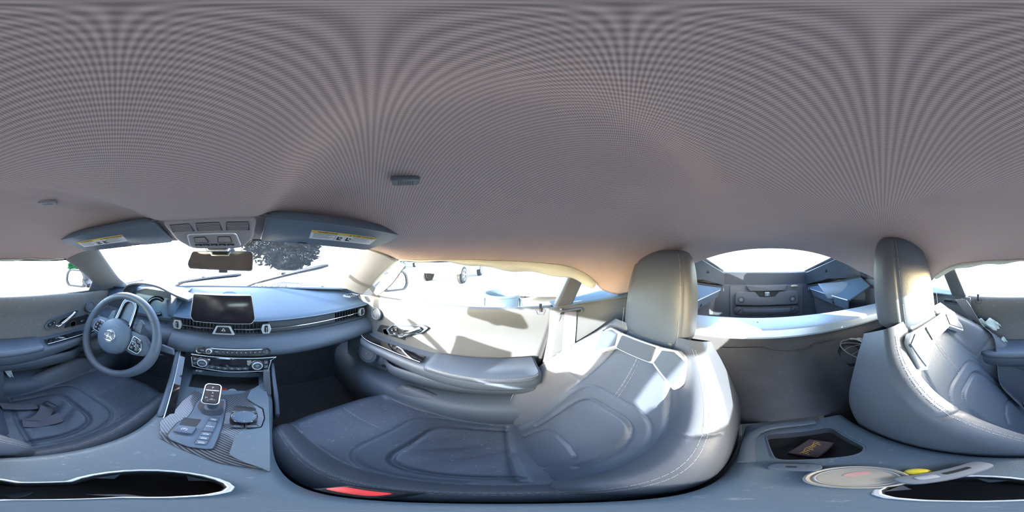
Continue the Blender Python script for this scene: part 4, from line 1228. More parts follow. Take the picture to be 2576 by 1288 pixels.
patches(b_pt, lin(-1, 1, 230), lin(0, .625, 150), b_reg, {'shell': 'back_shell', 'WL': 'shoulder_wing', 'WR': 'shoulder_wing', 'BL': 'back_bolster', 'BR': 'back_bolster', 'lum': 'lumbar_pad', 'ins': 'back_insert', 'band': 'back_band', 'ul': 'upper_back_panel', 'ur': 'upper_back_panel'}, {'WL': 'leather_side', 'WR': 'leather_side', 'BL': 'leather_side', 'BR': 'leather_side', 'shell': 'leather_side'}, SEAT)
# --- headrest
HR = [(0., (-.425, .700, .100, .040)), (.06, (-.428, .714, .116, .056)), (.25, (-.436, .770, .122, .060)), (.55, (-.448, .855, .120, .058)), (.80, (-.460, .930, .108, .052)), (.93, (-.468, .970, .092, .042)), (.985, (-.472, .988, .066, .026)), (1., (-.473, .991, .02, .008))]
def h_pt(t, h):
    y, z, wx, wy = interp(HR, h); c, s_ = cos(t), sin(t); n = 2 / 3.2
    X = wx * (1 if c >= 0 else -1) * abs(c) ** n; Y = wy * (1 if s_ >= 0 else -1) * abs(s_) ** n
    d = min(abs(abs(X) - wx * .80) / .005, 9)
    if Y > 0: Y += -.004 * exp(-d * d) + .006 * (1 - (X / wx) ** 2)
    return V((SX + X, y + Y, z - .02 * Y / .06 * 0))
def h_reg(t, h):
    y, z, wx, wy = interp(HR, h); p = h_pt(t, h)
    return 'f' if sin(t) > 0 and abs(p.x - SX) < wx * .80 else ('l' if p.x < SX and sin(t) > -.3 else 'r' if sin(t) > -.3 else 'b')
ts = [2 * pi * i / 120 - pi / 2 for i in range(121)]
patches(h_pt, ts, [0, .01, .03, .06] + lin(.1, .9, 24) + [.93, .955, .975, .988, .996, 1.], h_reg, {'f': 'headrest_front', 'l': 'headrest_side', 'r': 'headrest_side', 'b': 'headrest_back'}, {'l': 'leather_side', 'r': 'leather_side'}, SEAT)
# --- thread
m = MB()
for s_ in (1, -1):
    for dx in (.212, .219):
        stitches([c_pt(s_ * dx, b) + V((0, 0, .0006)) for b in lin(.03, .70, 90)], m=m)
    for dq in (.0, .007):
        pts = []
        for w in lin(.02, .60, 90):
            W_ = interp(BWL, w); tot = 2 * (W_ - .034) + .034 * pi + TB; q = (W_ - .030 + dq) / tot
            pts.append(b_pt(s_ * q, w) + b_n(w) * .0006)
        stitches(pts, m=m)
    for h0 in (.80,):
        stitches([V(h_pt(atan2(1, s_ * .001) if False else (pi / 2 - s_ * 0.0), h)) if False else V((SX + s_ * interp(HR, h)[2] * .825, interp(HR, h)[0] + interp(HR, h)[3] * 1.0, interp(HR, h)[1])) + V((0, .0022, 0)) for h in lin(.05, .95, 60)], m=m)
for dx in (-.0055, .0055):
    stitches([b_pt(dx / (2 * (interp(BWL, w) - .034) + .034 * pi + TB), w) + b_n(w) * .0006 for w in lin(.375, .545, 30)], m=m)
    stitches([c_pt(dx, b) + V((0, 0, .0006)) for b in lin(.46, .70, 30)], m=m)
m.build('stitching', 'stitch', SEAT, kind='stuff')
# --- silver bezel under the headrest
wf = .560; c = b_c(wf)
f = Frame(V((SX, c[0], c[1])) + b_n(wf) * .021, (1, 0, 0), V((0, b_c(.6)[0] - b_c(.5)[0], b_c(.6)[1] - b_c(.5)[1])))
bz = MB()
o_ = rpoly([(-.066, -.026), (.066, -.026), (.072, .028), (-.072, .028)], .006); i_ = rpoly([(-.040, -.013), (.040, -.013), (.050, .019), (-.050, .019)], .005)
bz.ring(f, o_, i_, -.014, .006)
for s_ in (1, -1):
    o_ = [(s_ * .060, -.020), (s_ * .085, -.040), (s_ * .138, -.082), (s_ * .150, -.060), (s_ * .140, .012), (s_ * .120, .030), (s_ * .068, .028)]
    i_ = [(s_ * .088, -.010), (s_ * .100, -.024), (s_ * .122, -.044), (s_ * .126, -.038), (s_ * .119, .002), (s_ * .110, .012), (s_ * .092, .010)]
    if s_ < 0: o_, i_ = o_[::-1], i_[::-1]
    bz.ring(f, rpoly(o_, .006, 3), rpoly(i_, .004, 3), -.016, .005)
bezel = bz.build('harness_bezel', 'satin_silver', SEAT, bevel=.0022)
MB().plate(f, rrect(.118, .046, .005), -.020, -.012).build('slot_back', 'hard_plastic', bezel)
for s_ in (1, -1):
    q = [(s_ * .070, -.020), (s_ * .135, -.070), (s_ * .143, .005), (s_ * .11, .024), (s_ * .080, .020)]
    MB().plate(f, q if s_ > 0 else q[::-1], -.020, -.010).build('slot_back', 'leather', bezel)
# --- base and rails
MB().box((SX, .12, .062), (.44, .46, .06)).build('seat_base', 'black_plastic', SEAT, bevel=.012)
for s_ in (1, -1):
    MB().box((SX + s_ * .17, .10, .012), (.035, .62, .024)).build('seat_rail', 'silver', SEAT, bevel=.003)
    MB().loft([[V((SX + s_ * a, y, z)) for a, z in ((.235, .04), (.246, .05), (.248, .15 + .03 * smooth(.1, -.1, y)), (.235, .16 + .03 * smooth(.1, -.1, y)))] for y in lin(-.14, .33, 14)]).build('side_cover', 'hard_plastic', SEAT, sharp=60)
def copy_tree(o, parent=None):
    c = o.copy(); COL.objects.link(c); c.parent = parent
    for ch in list(o.children): copy_tree(ch, c)
    return c
SEAT2 = copy_tree(SEAT)
DX, DY, DZ = -.74, .105, .042
SEAT2.location = SEAT.location + V((DX, DY, DZ))
SEAT2['label'] = 'black leather sports seat of the driver side with a belt lying across it'
# rails of the lifted driver seat stand on risers
for ch in list(SEAT2.children):
    if ch.name.startswith('seat_base'):
        pass
MB().box((SX + DX, .12 + DY, .022), (.42, .40, .044)).build('seat_riser', 'black_plastic', SEAT2, bevel=.006)

# ------------------------------------------------------------------ doors
def door(sx):
    side = 'passenger' if sx > 0 else 'driver'
    d = sempty('door_%d' % (1 if sx > 0 else 2), (sx * .68, .2, .34), '%s door with armrest, chrome handle and speaker' % side)
    def P(x, y, z): return V((sx * x, y, z))
    def FR(p, tilt=0.):   # frame on the inner face: u forward, v up, normal into the cabin
        p = V(p); n = V((-sx, 0, tilt)).normalized(); v = V((0, 0, 1)); v = (v - n * v.dot(n)).normalized()
        return Frame(p, v.cross(n), v)
    # inner skin
    prof = [(.772, .690), (.776, .676), (.768, .663), (.74, .661), (.70, .666), (.66, .671), (.62, .670), (.58, .664), (.545, .656), (.51, .640), (.47, .632), (.42, .630), (.37, .632), (.335, .645)]
    def fn(u, v):
        z, x = interp([(i / (len(prof) - 1), q) for i, q in enumerate(prof)], v)
        y1 = -.205 + .115 * smooth(.0, 1., (.77 - z) / .44)
        y0 = .70 - .0 * v
        y = lerp(y0, y1, u)
        k = smooth(.42, .70, y)
        x += .012 * k * smooth(.60, .76, z) - .026 * k * smooth(.58, .45, z)
        z -= .012 * smooth(.3, .7, y) * smooth(.66, .77, z)
        return P(x, y, z)
    MB().grid(fn, 44, 40).build('door_panel', 'door_cloth' if sx > 0 else 'door_worn', d, solid=.006, sharp=60)
    # outer skin
    MB().prism([P(.735, .78, .30), P(.735, -.22, .30), P(.735, -.25, .735), P(.735, .66, .725), P(.735, .80, .70)], (sx * .03, 0, 0)).build('outer_skin', 'car_silver', d)
    MB().prism([P(.69, .66, .738), P(.69, -.25, .745), P(.74, -.25, .735), P(.74, .66, .725)], (0, 0, .004)).build('belt_rail', 'rubber', d)
    # armrest: loft fore and aft
    ys = [.600, .585, .55, .48, .40, .30, .24, .10, -.03, -.10, -.125]
    inn = [(-.125, .545), (-.10, .522), (0., .515), (.1, .522), (.24, .540), (.32, .548), (.42, .553), (.50, .552), (.56, .566), (.585, .59), (.60, .62)]
    def arm(y, z0=.0):
        xi = interp(inn, y); zt = .548 + .010 * smooth(.2, .6, y); th = lerp(.075, .045, smooth(.15, .5, y))
        return [P(.668, y, zt), P(lerp(xi, .668, .5), y, zt + .002), P(xi + .016, y, zt), P(xi + .004, y, zt - .006), P(xi, y, zt - .020), P(xi + .004, y, zt - th * .7), P(xi + .02, y, zt - th), P(.668, y, zt - th - .01)]
    MB().loft([arm(y) for y in ys]).build('armrest', 'soft_plastic', d, sharp=60, bevel=.0)
    # padded rear half of the armrest
    def pad(y):
        xi = interp(inn, y) - .003; zt = .551
        return [P(.660, y, zt), P(.645, y, zt + .009), P(xi + .02, y, zt + .010), P(xi + .005, y, zt + .005), P(xi - .001, y, zt - .008), P(xi + .006, y, zt - .018), P(.660, y, zt - .01)]
    yl = lin(-.115, .225, 16)
    pr = [pad(y) for y in yl]; c0 = sum(pr[-1], V()) / 7
    pr.append([p.lerp(c0, .35) + V((0, .012, -.006)) for p in pr[-1]])
    MB().loft(pr).build('armrest_pad', 'leather', d, sharp=70)
    m = stitches([pad(y)[3] + V((sx * -.0015, 0, .001)) for y in lin(-.11, .22, 40)]); m.build('stitching', 'stitch', d, kind='stuff')
    # gloss strip with switch panel ahead of the pad
    pts = [(y, interp(inn, y)) for y in lin(.25, .57, 12)]
    MB().loft([[P(x + .014, y, .5555 + .008 * smooth(.2, .6, y)), P(x + .014, y, .560 + .008 * smooth(.2, .6, y)), P(min(.664, x + .060), y, .560 + .008 * smooth(.2, .6, y)), P(min(.664, x + .060), y, .5555 + .008 * smooth(.2, .6, y))] for y, x in pts]).build('gloss_strip', 'piano_black', d, sharp=40)
    MB().tube([P(x + .014, y, .561 + .008 * smooth(.2, .6, y)) for y, x in pts], .0016, 6).build('strip_line', 'satin_silver', d)
    # inner well behind the strip with a lock switch and cup ring
    f = FR(P(.664, .46, .600))
    MB().plate(f, rpoly([(-.085, -.035), (.085, -.035), (.075, .030), (-.06, .020)], .012), -.004, .001).build('well_panel', 'black_plastic', d)
    k = MB().plate(f, rrect(.024, .013, .002, 3, .03, -.004), .0, .004, .001).build('lock_switch', 'hard_plastic', d)
    MB().plate(f, rrect(.005, .005, .001, 2, .026, -.004), .004, .0046).build('lock_mark', 'white_print', k)
    MB().lathe(f.sub(-.025, -.012), [(.021, -.002), (.021, .002), (.018, .003), (.016, .001), (.0005, .001)], 24).build('well_ring', 'grille_black', d)
    # handle bezel
    f = FR(P(.668, .375, .615), .05)
    sk = .55
    o_ = [(-.105, -.010), (-.085, -.036), (.075, .018), (.108, .052), (.085, .060), (-.075, .024)]
    o_ = [(sx * 0 + a, b) for a, b in o_]
    oo = rpoly(o_, .008); ii = inset(oo, .88)
    MB().ring(f, oo, ii, -.004, .010).build('handle_bezel', 'soft_plastic', d, bevel=.002)
    MB().plate(f, ii, -.004, .003).build('bezel_floor', 'hard_plastic', d)
    # chrome pull
    ha = curve([f.p(-.010, -.012, .012), f.p(.022, .010, .016), f.p(.060, .034, .014), f.p(.072, .044, .010)], 6)
    h = MB().tube(ha, [.004] + [.008] * (len(ha) - 2) + [.006], 10, flat=(1.2, .7)).build('door_handle', 'chrome', d)
    hb = curve([f.p(-.044, -.012, .010), f.p(-.030, -.022, .014), f.p(-.006, -.014, .014), f.p(.004, -.004, .012)], 6)
    MB().tube(hb, .006, 10, flat=(1.1, .7)).build('handle_tip', 'chrome', h)
    MB().plate(f, rpoly([(-.03, -.010), (.015, .002), (.03, .022), (-.008, .014)], .008), .002, .005).build('handle_cup', 'piano_black', h)
    for q in range(2):
        k = MB().plate(f, rpoly([(-.080 + .022 * q, -.018 + .008 * q), (-.062 + .022 * q, -.011 + .008 * q), (-.066 + .022 * q, .008 + .008 * q), (-.082 + .022 * q, .002 + .008 * q)], .002), .002, .008, .001).build('memory_key', 'black_plastic', d)
        MB().plate(f, rrect(.004, .004, .001, 2, -.072 + .022 * q, -.004 + .008 * q), .008, .0086).build('key_mark', 'white_print', k)
    # tweeter high on the door and woofer low at the front
    f = FR(P(.664, .545, .675), .1)
    t = MB().lathe(f, [(.033, -.004), (.033, .005), (.030, .008), (.026, .005), (.0255, .002)], 32).build('tweeter', 'soft_plastic', d)
    MB().lathe(f, [(.0255, .001), (.024, .004), (.0005, .0055)], 32).build('tweeter_grille', 'grille_grey', t)
    for q in range(7):
        u = -.018 + q * .006; hgt = sqrt(max(0, .0235 ** 2 - u * u))
        MB().box(f.p(u, 0, .0050), (.0012, 2 * hgt * .96, .002), f).build('grille_rib', 'grille_black', t, smooth_=False)
    f = Frame(P(.585, .545, .468), (.0, sx * 1, 0), (0, 0, 1)) 
    f = FR(P(.592, .535, .470), .22)
    w = MB().lathe(f, [(.060, -.012), (.058, .002), (.052, .006), (.044, .005), (.043, .002)], 36).build('woofer', 'soft_plastic', d)
    MB().lathe(f, [(.043, .001), (.041, .005), (.0005, .008)], 36).build('woofer_grille', 'grille_grey', w)
    for r_ in (.012, .021, .030, .038):
        MB().tube([f.p(r_ * cos(2 * pi * i / 28), r_ * sin(2 * pi * i / 28), .008 - .003 * (r_ / .04) ** 2) for i in range(28)], .0008, 5, closed=True).build('grille_ring', 'grille_black', w)
    # lower bulge and map pocket
    def low(u, v):
        y = lerp(.69, -.10, u); z = lerp(.525, .345, v)
        x = .655 - .052 * sin(pi * min(1, v * 1.05)) * smooth(-.1, .1, .70 - y) * (1 - .3 * smooth(.35, .1, y))
        return P(x, y, z)
    MB().grid(low, 26, 12).build('lower_panel', 'soft_plastic', d, solid=.004, sharp=60)
    lip = []
    for y in lin(-.105, .50, 18):
        k = smooth(.50, .36, y); x = lerp(.625, .556, k)
        lip.append([P(x + .008, y, .484 - .02 * (1 - k)), P(x, y, .480 - .02 * (1 - k)), P(x - .002, y, .455), P(x + .012, y, .415), P(x + .05, y, .395), P(x + .05, y, .40), P(x + .018, y, .425)])
    MB().loft(lip).build('map_pocket', 'soft_plastic', d, sharp=60)
    # courtesy light
    f = FR(P(.595, .44, .43))
    MB().plate(f, rrect(.018, .012, .002), .0, .004).build('courtesy_light', 'black_plastic', d)
    # lock pin
    p = P(.655, -.150, .770)
    MB().lathe(Frame(p, (1, 0, 0), (0, 1, 0)), [(.0045, -.012), (.0045, .012), (.006, .016), (.005, .021), (.0005, .0225)], 12).build('lock_pin', 'black_plastic', d)
    f = FR(P(.662, -.150, .752))
    MB().ring(f, rpoly([(-.021, .012), (-.012, -.010), (.012, -.010), (.021, .012)], .004), rpoly([(-.015, .010), (-.009, -.005), (.009, -.005), (.015, .010)], .003), -.002, .004).build('lock_surround', 'hard_plastic', d)
    # edge seal at the rear of the door
    MB().tube([P(.655, -.210, .77), P(.650, -.175, .65), P(.645, -.135, .50), P(.655, -.095, .36)], .008, 8).build('edge_seal', 'rubber', d)
    MB().tube([P(.640, -.226, .77), P(.632, -.192, .65), P(.626, -.150, .50), P(.632, -.110, .36)], .0065, 8).build('edge_line', 'hard_plastic', d)
    return d
D1 = door(1); D2 = door(-1)

# exterior door mirrors
def door_mirror(sx):
    side = 'passenger' if sx > 0 else 'driver'
    t = thing('door_mirror', 'black framed exterior mirror outside the %s window' % side, 'mirror', (sx * .80, .58, .78))
    c = V((sx * .858, .565, .818)); f = Frame(c, V((1, -.12 * sx, 0)), V((0, .04, 1)))
    o_ = rpoly([(sx * -.098, -.046), (sx * .07, -.058), (sx * .100, -.030), (sx * .094, .030), (sx * .060, .058), (sx * -.072, .060), (sx * -.102, .02)][:: (1 if sx > 0 else -1)], .02)
    MB().loft([[f.p(a, b, .0) for a, b in o_], [f.p(a, b, -.02) for a, b in inset(o_, 1.05)], [f.p(a, b, -.06) for a, b in inset(o_, .95)], [f.p(a, b, -.09) for a, b in inset(o_, .55)]]).build('housing', 'black_plastic', t, sharp=70)
    MB().ring(f, inset(o_, 1.06), inset(o_, .86), -.004, .006).build('glass_frame', 'black_plastic', t, bevel=.001)
    MB().plate(f, inset(o_, .87), -.001, .001).build('mirror_glass', 'mirror_glass', t)
    MB().prism([(sx * .71, .63, .775), (sx * .71, .56, .775), (sx * .78, .565, .80), (sx * .78, .61, .815)], (0, .0, .025)).build('stem', 'black_plastic', t, bevel=.006)
    return t
door_mirror(1); door_mirror(-1)

# ------------------------------------------------------------------ things on the roof
def sun_visor(sx):
    side = 'passenger' if sx > 0 else 'driver'
    t = thing('sun_visor', 'grey sun visor with yellow and white warning label above the %s' % side, 'sun visor', (sx * .30, .40, 1.03), 'sun visors')
    # plane through three points
    a, b, dd = V((sx * .128, .337, 1.056)), V((sx * .452, .240, 1.030)), V((sx * .130, .462, 1.018))
    c = dd + (b - a) * .94
    n = (b - a).cross(dd - a).normalized()
    if n.z > 0: n = -n
    def Q(u, v): return a.lerp(b, u).lerp(dd.lerp(c, u), v)
    out = []
    base = rpoly([(0, 0), (1, 0), (1, 1), (.42, 1), (.40, .90), (.32, .90), (.30, 1), (0, 1)], .06, 3)
    def shell(k, w): return [Q(.5 + (u - .5) * k, .5 + (v - .5) * k) + n * w for u, v in base]
    MB().loft([shell(.96, -.014), shell(1., -.008), shell(1., .002), shell(.985, .006)]).build('visor_body', 'grey_panel', t, sharp=60)
    pc = Q(.36, 1.0)
    MB().tube([Q(.30, .97) + n * .002, Q(.36, .95) + n * .003, Q(.42, .97) + n * .002], .0035, 8).build('visor_clip', 'black_plastic', t)
    # mirror flap seam and pivot
    MB().tube([Q(.02, .04) + n * -.004, Q(-.05, .0) + n * -.006], .006, 8).build('pivot_arm', 'hard_plastic', t)
    # warning label
    def LQ(px, py):
        r = ray(px, py); t_ = (V((abs(a.x), a.y, a.z)) - CAM).dot(V((abs(n.x) * (1 if n.x * sx > 0 else -1), n.y, n.z))) / r.dot(V((abs(n.x) * (1 if n.x * sx > 0 else -1), n.y, n.z)))
        p = CAM + r * t_; return V((sx * p.x, p.y, p.z)) + n * .0066
    c1, c2, c3, c4 = LQ(790, 573), LQ(953, 595), LQ(925, 609), LQ(773, 593)
    o = (c1 + c2 + c3 + c4) / 4
    x_ = (c2 - c1 + c3 - c4) / 2; y_ = (c1 - c4 + c2 - c3) / 2
    f = Frame(o, x_ * sx, y_)
    if f.n.dot(n) < 0: f = Frame(o, -f.x, f.y)
    w_, h_ = x_.length, y_.length
    lb = MB().plate(f, rrect(w_, h_, .002), -.001, .0004).build('warning_label', 'label_white', t)
    MB().plate(f, rrect(w_, h_ * .22, .001, 2, 0, h_ * .39), .0004, .0007).build('yellow_band', 'label_yellow', lb)
    words('label_word', 'WARNING', f.sub(-w_ * .27, h_ * .39, .0008), h_ * .22, 'ink', lb)
    words('label_word', 'AVERTISSEMENT', f.sub(w_ * .30, h_ * .39, .0008), h_ * .20, 'ink', lb)
    MB().ring(f, [(-.003 + .012, h_ * .31), (.003 + .012, h_ * .31), (.012, h_ * .47)], [(-.001 + .012, h_ * .33), (.001 + .012, h_ * .33), (.012, h_ * .38)], .0007, .001).build('warning_triangle', 'ink', lb, smooth_=False)
    for s_ in (-1, 1):
        MB().box(f.p(s_ * w_ * .13, -h_ * .12, .0006), (.0005, h_ * .70, .0003), f).build('label_rule', 'ink', lb, smooth_=False)
    m = MB()
    for s_, n_ in ((-1, 6), (1, 6)):
        for k in range(n_):
            ww = w_ * (.30 if k else .32) * (1 - .12 * ((k * 7) % 3))
            m.box(f.p(s_ * w_ * .30 - (w_ * .32 - ww) / 2, h_ * (.20 - .10 * k), .0006), (ww, h_ * (.035 if k else .055), .0003), f)
    m.build('label_lines', 'grey_print', lb, smooth_=False, kind='stuff')
    for s_ in (-1, 1):     # pictogram of a child seat and an airbag
        g = f.sub(s_ * .012 + .002, -h_ * .12, .0006)
        MB().plate(g, rpoly([(-.007, -.010), (.006, -.010), (.006, -.005), (-.001, -.004), (-.003, .009), (-.007, .009)], .002), 0, .0003).build('pictogram', 'ink', lb)
        MB().lathe(g.sub(.003, .004), [(.0035, 0), (.0035, .0003)], 12).build('pictogram', 'ink', lb)
    return t
sun_visor(1); sun_visor(-1)
for o in bpy.data.objects:
    if o.name == 'sun_visor.001': o['label'] = 'grey sun visor with a sunlit label above the steering wheel'
    if o.name == 'sun_visor': o['label'] = 'grey sun visor with yellow and white warning label above the passenger'

# overhead console
oc = thing('overhead_console', 'grey overhead console with speaker slots and two map lamps ahead of the mirror', 'overhead console', (0, .42, 1.03))
a, b = V((0, .352, 1.058)), V((0, .492, .998))
f = Frame((a + b) / 2, (-1, 0, 0), (b - a))
if f.n.z > 0: f = Frame(f.o, (1, 0, 0), (b - a))
L_ = (b - a).length
sgn = f.x.x
o_ = rpoly([(-.112, -L_ * .48), (.112, -L_ * .48), (.108, L_ * .10), (.082, L_ * .44), (.06, L_ * .5), (-.06, L_ * .5), (-.082, L_ * .44), (-.108, L_ * .10)], .014)
MB().loft([[f.p(x, y, -.022) for x, y in o_], [f.p(x, y, .0) for x, y in o_], [f.p(x, y, .006) for x, y in inset(o_, .97)], [f.p(x, y, .008) for x, y in inset(o_, .90)]]).build('shell', 'roof_plastic', oc, sharp=60)
for gx, w_ in ((-.068, .050), (0, .056), (.068, .052)):
    k = MB().plate(f, rpoly([(gx - w_ / 2, -.066), (gx + w_ / 2, -.066), (gx + w_ / 2 + .004, -.030), (gx - w_ / 2 - .004, -.030)], .003), .004, .0082).build('speaker_slots', 'grille_black', oc)
    for q in range(6):
        MB().box(f.p(gx, -.062 + .006 * q, .0085), (w_ * .98, .0026, .002), f).build('slat', 'roof_plastic', k, smooth_=False)
pan = rpoly([(-.062, -.018), (.062, -.018), (.074, .050), (-.074, .050)], .010)
MB().plate(f, pan, .006, .012, .003).build('lamp_panel', 'roof_plastic', oc)
MB().tube([f.p(x, y, .0095) for x, y in pan], .0024, 8, closed=True).build('panel_rim', 'satin_silver', oc)
for s_ in (-1, 1):
    lp = rpoly([(s_ * .032 - .015, -.008), (s_ * .032 + .015, -.008), (s_ * .032 + .019, .022), (s_ * .032 - .019, .022)], .003)
    k = MB().plate(f, lp, .011, .0135, .001).build('map_lamp', 'roof_plastic', oc)
    MB().tube([f.p(x, y, .0130) for x, y in lp], .0012, 6, closed=True).build('lamp_gap', 'black_plastic', k)
for q in range(5):
    k = MB().plate(f, rrect(.020, .009, .0015, 3, -.046 + .023 * q, .037), .011, .0145, .001).build('roof_key', 'black_plastic', oc)
    MB().box(f.p(-.046 + .023 * q, .037, .0148), (.007, .0012, .0004), f).build('key_mark', 'white_print', k, smooth_=False)
# sensor box between console and glass
g = Frame((0, .515, 1.0), (1, 0, 0), (0, -.3, 1))
MB().prism([(-.042, .495, 1.012), (.042, .495, 1.012), (.030, .505, .988), (-.030, .505, .988)], (0, .035, .006)).build('sensor_box', 'hard_plastic', oc, bevel=.003)
MB().tube([V(p) for p in ((-.044, .492, 1.010), (-.031, .500, .986), (.031, .500, .986), (.044, .492, 1.010))], .0025, 6).build('sensor_trim', 'satin_silver', oc)

# interior mirror
rm = thing('rear_view_mirror', 'rectangular interior rear view mirror hanging below the overhead console', 'mirror', (0, .565, .955))
f = Frame((-.0, .560, .954), (1, .06, 0), (0, .12, 1))
o_ = rpoly([(-.108, -.028), (.112, -.036), (.116, .024), (.104, .032), (-.098, .032), (-.114, -.012)], .010)
MB().loft([[f.p(x, y, .004) for x, y in o_], [f.p(x, y, -.006) for x, y in inset(o_, 1.02)], [f.p(x, y, -.020) for x, y in inset(o_, .92)], [f.p(x, y, -.026) for x, y in inset(o_, .6)]]).build('housing', 'black_plastic', rm, sharp=60)
MB().plate(f, inset(o_, .965), .002, .0046).build('mirror_glass', 'mirror_tint', rm)
MB().tube([f.p(x, y, .004) for x, y in inset(o_, .99)], .0016, 6, closed=True).build('mirror_rim', 'hard_plastic', rm)
MB().box(f.p(.012, -.037, -.004), (.030, .010, .012), f).build('sensor_tab', 'hard_plastic', rm, bevel=.002)
MB().tube([f.p(.03, .01, -.024), V((.035, .59, .985)), V((.04, .598, .992))], [.010, .010, .014], 10).build('mirror_arm', 'black_plastic', rm)

# small slotted covers in the roof domes
for sx in (1, -1):
    side = 'passenger' if sx > 0 else 'driver'
    x, y = (.285, .132) if sx > 0 else (-.268, .136); z = roof_z(x, y)
    nx = V((-(roof_z(x + .01, y) - roof_z(x - .01, y)) / .02, -(roof_z(x, y + .01) - roof_z(x, y - .01)) / .02, 1)).normalized()
    t = thing('microphone_cover', '%s slotted microphone cover in the headliner above the %s seat' % ('dark grey' if sx > 0 else 'pale grey', side), 'cover', (x, y, z), 'slotted roof covers')
    f = Frame(V((x, y, z)) - nx * .001, V((.5 * sx, -.86, 0)), V((-.86, -.5 * sx, 0)))
    if f.n.z > 0: f = Frame(f.o, -f.x, f.y)
    o_ = rpoly([(-.021, -.013), (.021, -.013), (.021, .013), (-.021, .013)], .004)
    MB().plate(f, o_, -.002, .004, .002).build('cover', 'grey_print' if sx < 0 else 'soft_plastic', t)
    for q in range(7):
        MB().box(f.p(-.0105 + .0035 * q, -.002, .0042), (.0014, .010, .0006), f).build('slot', 'ink', t, smooth_=False)

# deployed curtain airbags hanging along the window tops
def curtain(sx):
    side = 'passenger' if sx > 0 else 'driver'
    drop = [(-.335, .0), (-.32, .030), (-.28, .040), (-.22, .038), (-.12, .034), (.0, .026), (.12, .014), (.22, .007), (.31, .012), (.335, .018)]
    if sx < 0: drop = [(a, b * .55) for a, b in drop]
    def fn(u, v):
        if sx < 0: u *= .75
        if u < .76:
            y = lerp(-.335, .325, u / .76); xe, ze = roof_edge(y)
            dz = interp(drop, y); x = xe - .006; z = ze + .004
            p = V((x - .010 * sin(pi * v) - .012 * v * sin(31 * y + 1) * .4, y, z - dz * v + .003 * sin(47 * y) * v))
        else:
            t = (u - .76) / .24
            a = V((.545, .325, .961)).lerp(V((.672, .575, .800)), t); b = V((.552, .300, .940)).lerp(V((.668, .545, .772)), t)
            p = a.lerp(b, v * (1.0 + .25 * sin(3 * t))) + V((-.012 * sin(pi * v) - .004 * sin(9 * t) * v, -.004, 0))
        return V((sx * p.x, p.y, p.z))
    o = MB().grid(fn, 90, 10).build('curtain_airbag', 'airbag_cloth', None, solid=.003, sharp=80)
    return tag(o, 'crumpled white curtain airbag hanging from the roof rail over the %s window' % side, 'airbag', 'deployed curtain airbags')
curtain(1); curtain(-1)

# ------------------------------------------------------------------ behind the seats
br = thing('strut_brace', 'pale metallic cross brace spanning the car behind the seats', 'brace', (0, -.60, .66))
def bring(x):
    s_ = 1 - .10 * (abs(x) / .62) ** 2
    dy = .012 * (abs(x) / .62) ** 2
    return [V((x, -.548 + dy, .664)), V((x, -.545 + dy, .672)), V((x, -.552 + dy, .697)), V((x, -.562 + dy, .702)), V((x, -.655 + dy, .708)), V((x, -.664 + dy, .702)), V((x, -.664 + dy, .668)), V((x, -.655 + dy, .662))]
MB().loft([bring(x) for x in lin(-.60, .60, 30)]).build('beam', 'brace_paint', br, sharp=35)
for sx in (1, -1):
    MB().prism([(sx * .60, -.55, .62), (sx * .60, -.68, .62), (sx * .60, -.68, .735), (sx * .60, -.55, .725)], (sx * .015, 0, 0)).build('end_plate', 'satin_silver', br, bevel=.002)
MB().lathe(Frame((.07, -.615, .7055), (1, 0, 0), (0, 1, 0)), [(.0028, -.001), (.0028, .0012), (.0005, .0014)], 10).build('rivet', 'black_plastic', br)
# tail panel with fasteners
tp = thing('tail_panel', 'grey plastic tail panel with latch opening and round fasteners in the load bay', 'panel', (-.012, -1.2, .5))
f = Frame((-.010, -1.216, .60), (-1, 0, 0), (0, 0, 1))
MB().plate(f, rpoly([(-.275, -.105), (.275, -.105), (.275, .14), (-.275, .14)], .01), -.004, .004).build('back_plate', 'tail_plastic', tp)
up = rpoly([(-.235, .0), (.235, .0), (.235, .085), (.215, .100), (.090, .100), (.055, .060), (-.055, .060), (-.090, .100), (-.215, .100), (-.235, .085)], .01)
MB().plate(f, up, .002, .030, .006).build('upper_cover', 'tail_plastic', tp)
MB().plate(f, rpoly([(-.085, .10), (-.050, .062), (.050, .062), (.085, .10)], .006), .002, .010).build('latch_opening', 'black_plastic', tp)
la = MB().box(f.p(.0, .084, .016), (.034, .030, .014), f).build('latch', 'silver', tp, bevel=.002)
MB().tube([f.p(-.008, .072, .024), f.p(-.008, .094, .026), f.p(.008, .094, .026), f.p(.008, .072, .024)], .0025, 6).build('latch_hook', 'chrome', la)
for s_ in (1, -1):
    k = MB().lathe(f.sub(s_ * .190, .042, .0), [(.024, .028), (.024, .0305), (.020, .031), (.018, .020), (.012, .020), (.010, .028), (.0005, .028)], 28).build('cover_fastener', 'black_plastic', tp)
    MB().lathe(f.sub(s_ * .190, .042, .0), [(.009, .026), (.009, .030), (.006, .031), (.004, .029), (.0005, .029)], 20).build('fastener_pin', 'grey_print', k)
lo = rrect(.49, .066, .032, 8, 0, -.048)
MB().plate(f, lo, .002, .016, .004).build('lower_cover', 'tail_plastic', tp)
MB().plate(f, rrect(.36, .034, .006, 4, 0, -.048), .014, .022, .004).build('lower_rib', 'tail_plastic', tp)
for s_ in (1, -1):
    k = MB().lathe(f.sub(s_ * .205, -.048, .0), [(.022, .014), (.022, .018), (.018, .020), (.0005, .0195)], 28).build('turn_fastener', 'tail_plastic', tp)
    MB().box(f.p(s_ * .205, -.048, .0215), (.034, .006, .005), f.sub(0, 0, 0, .8)).build('turn_grip', 'black_plastic', k, bevel=.001)
MB().plate(f, rpoly([(-.13, .112), (.13, .112), (.155, .150), (-.155, .150)], .006), .002, .024, .004).build('load_lip', 'tail_plastic', tp)
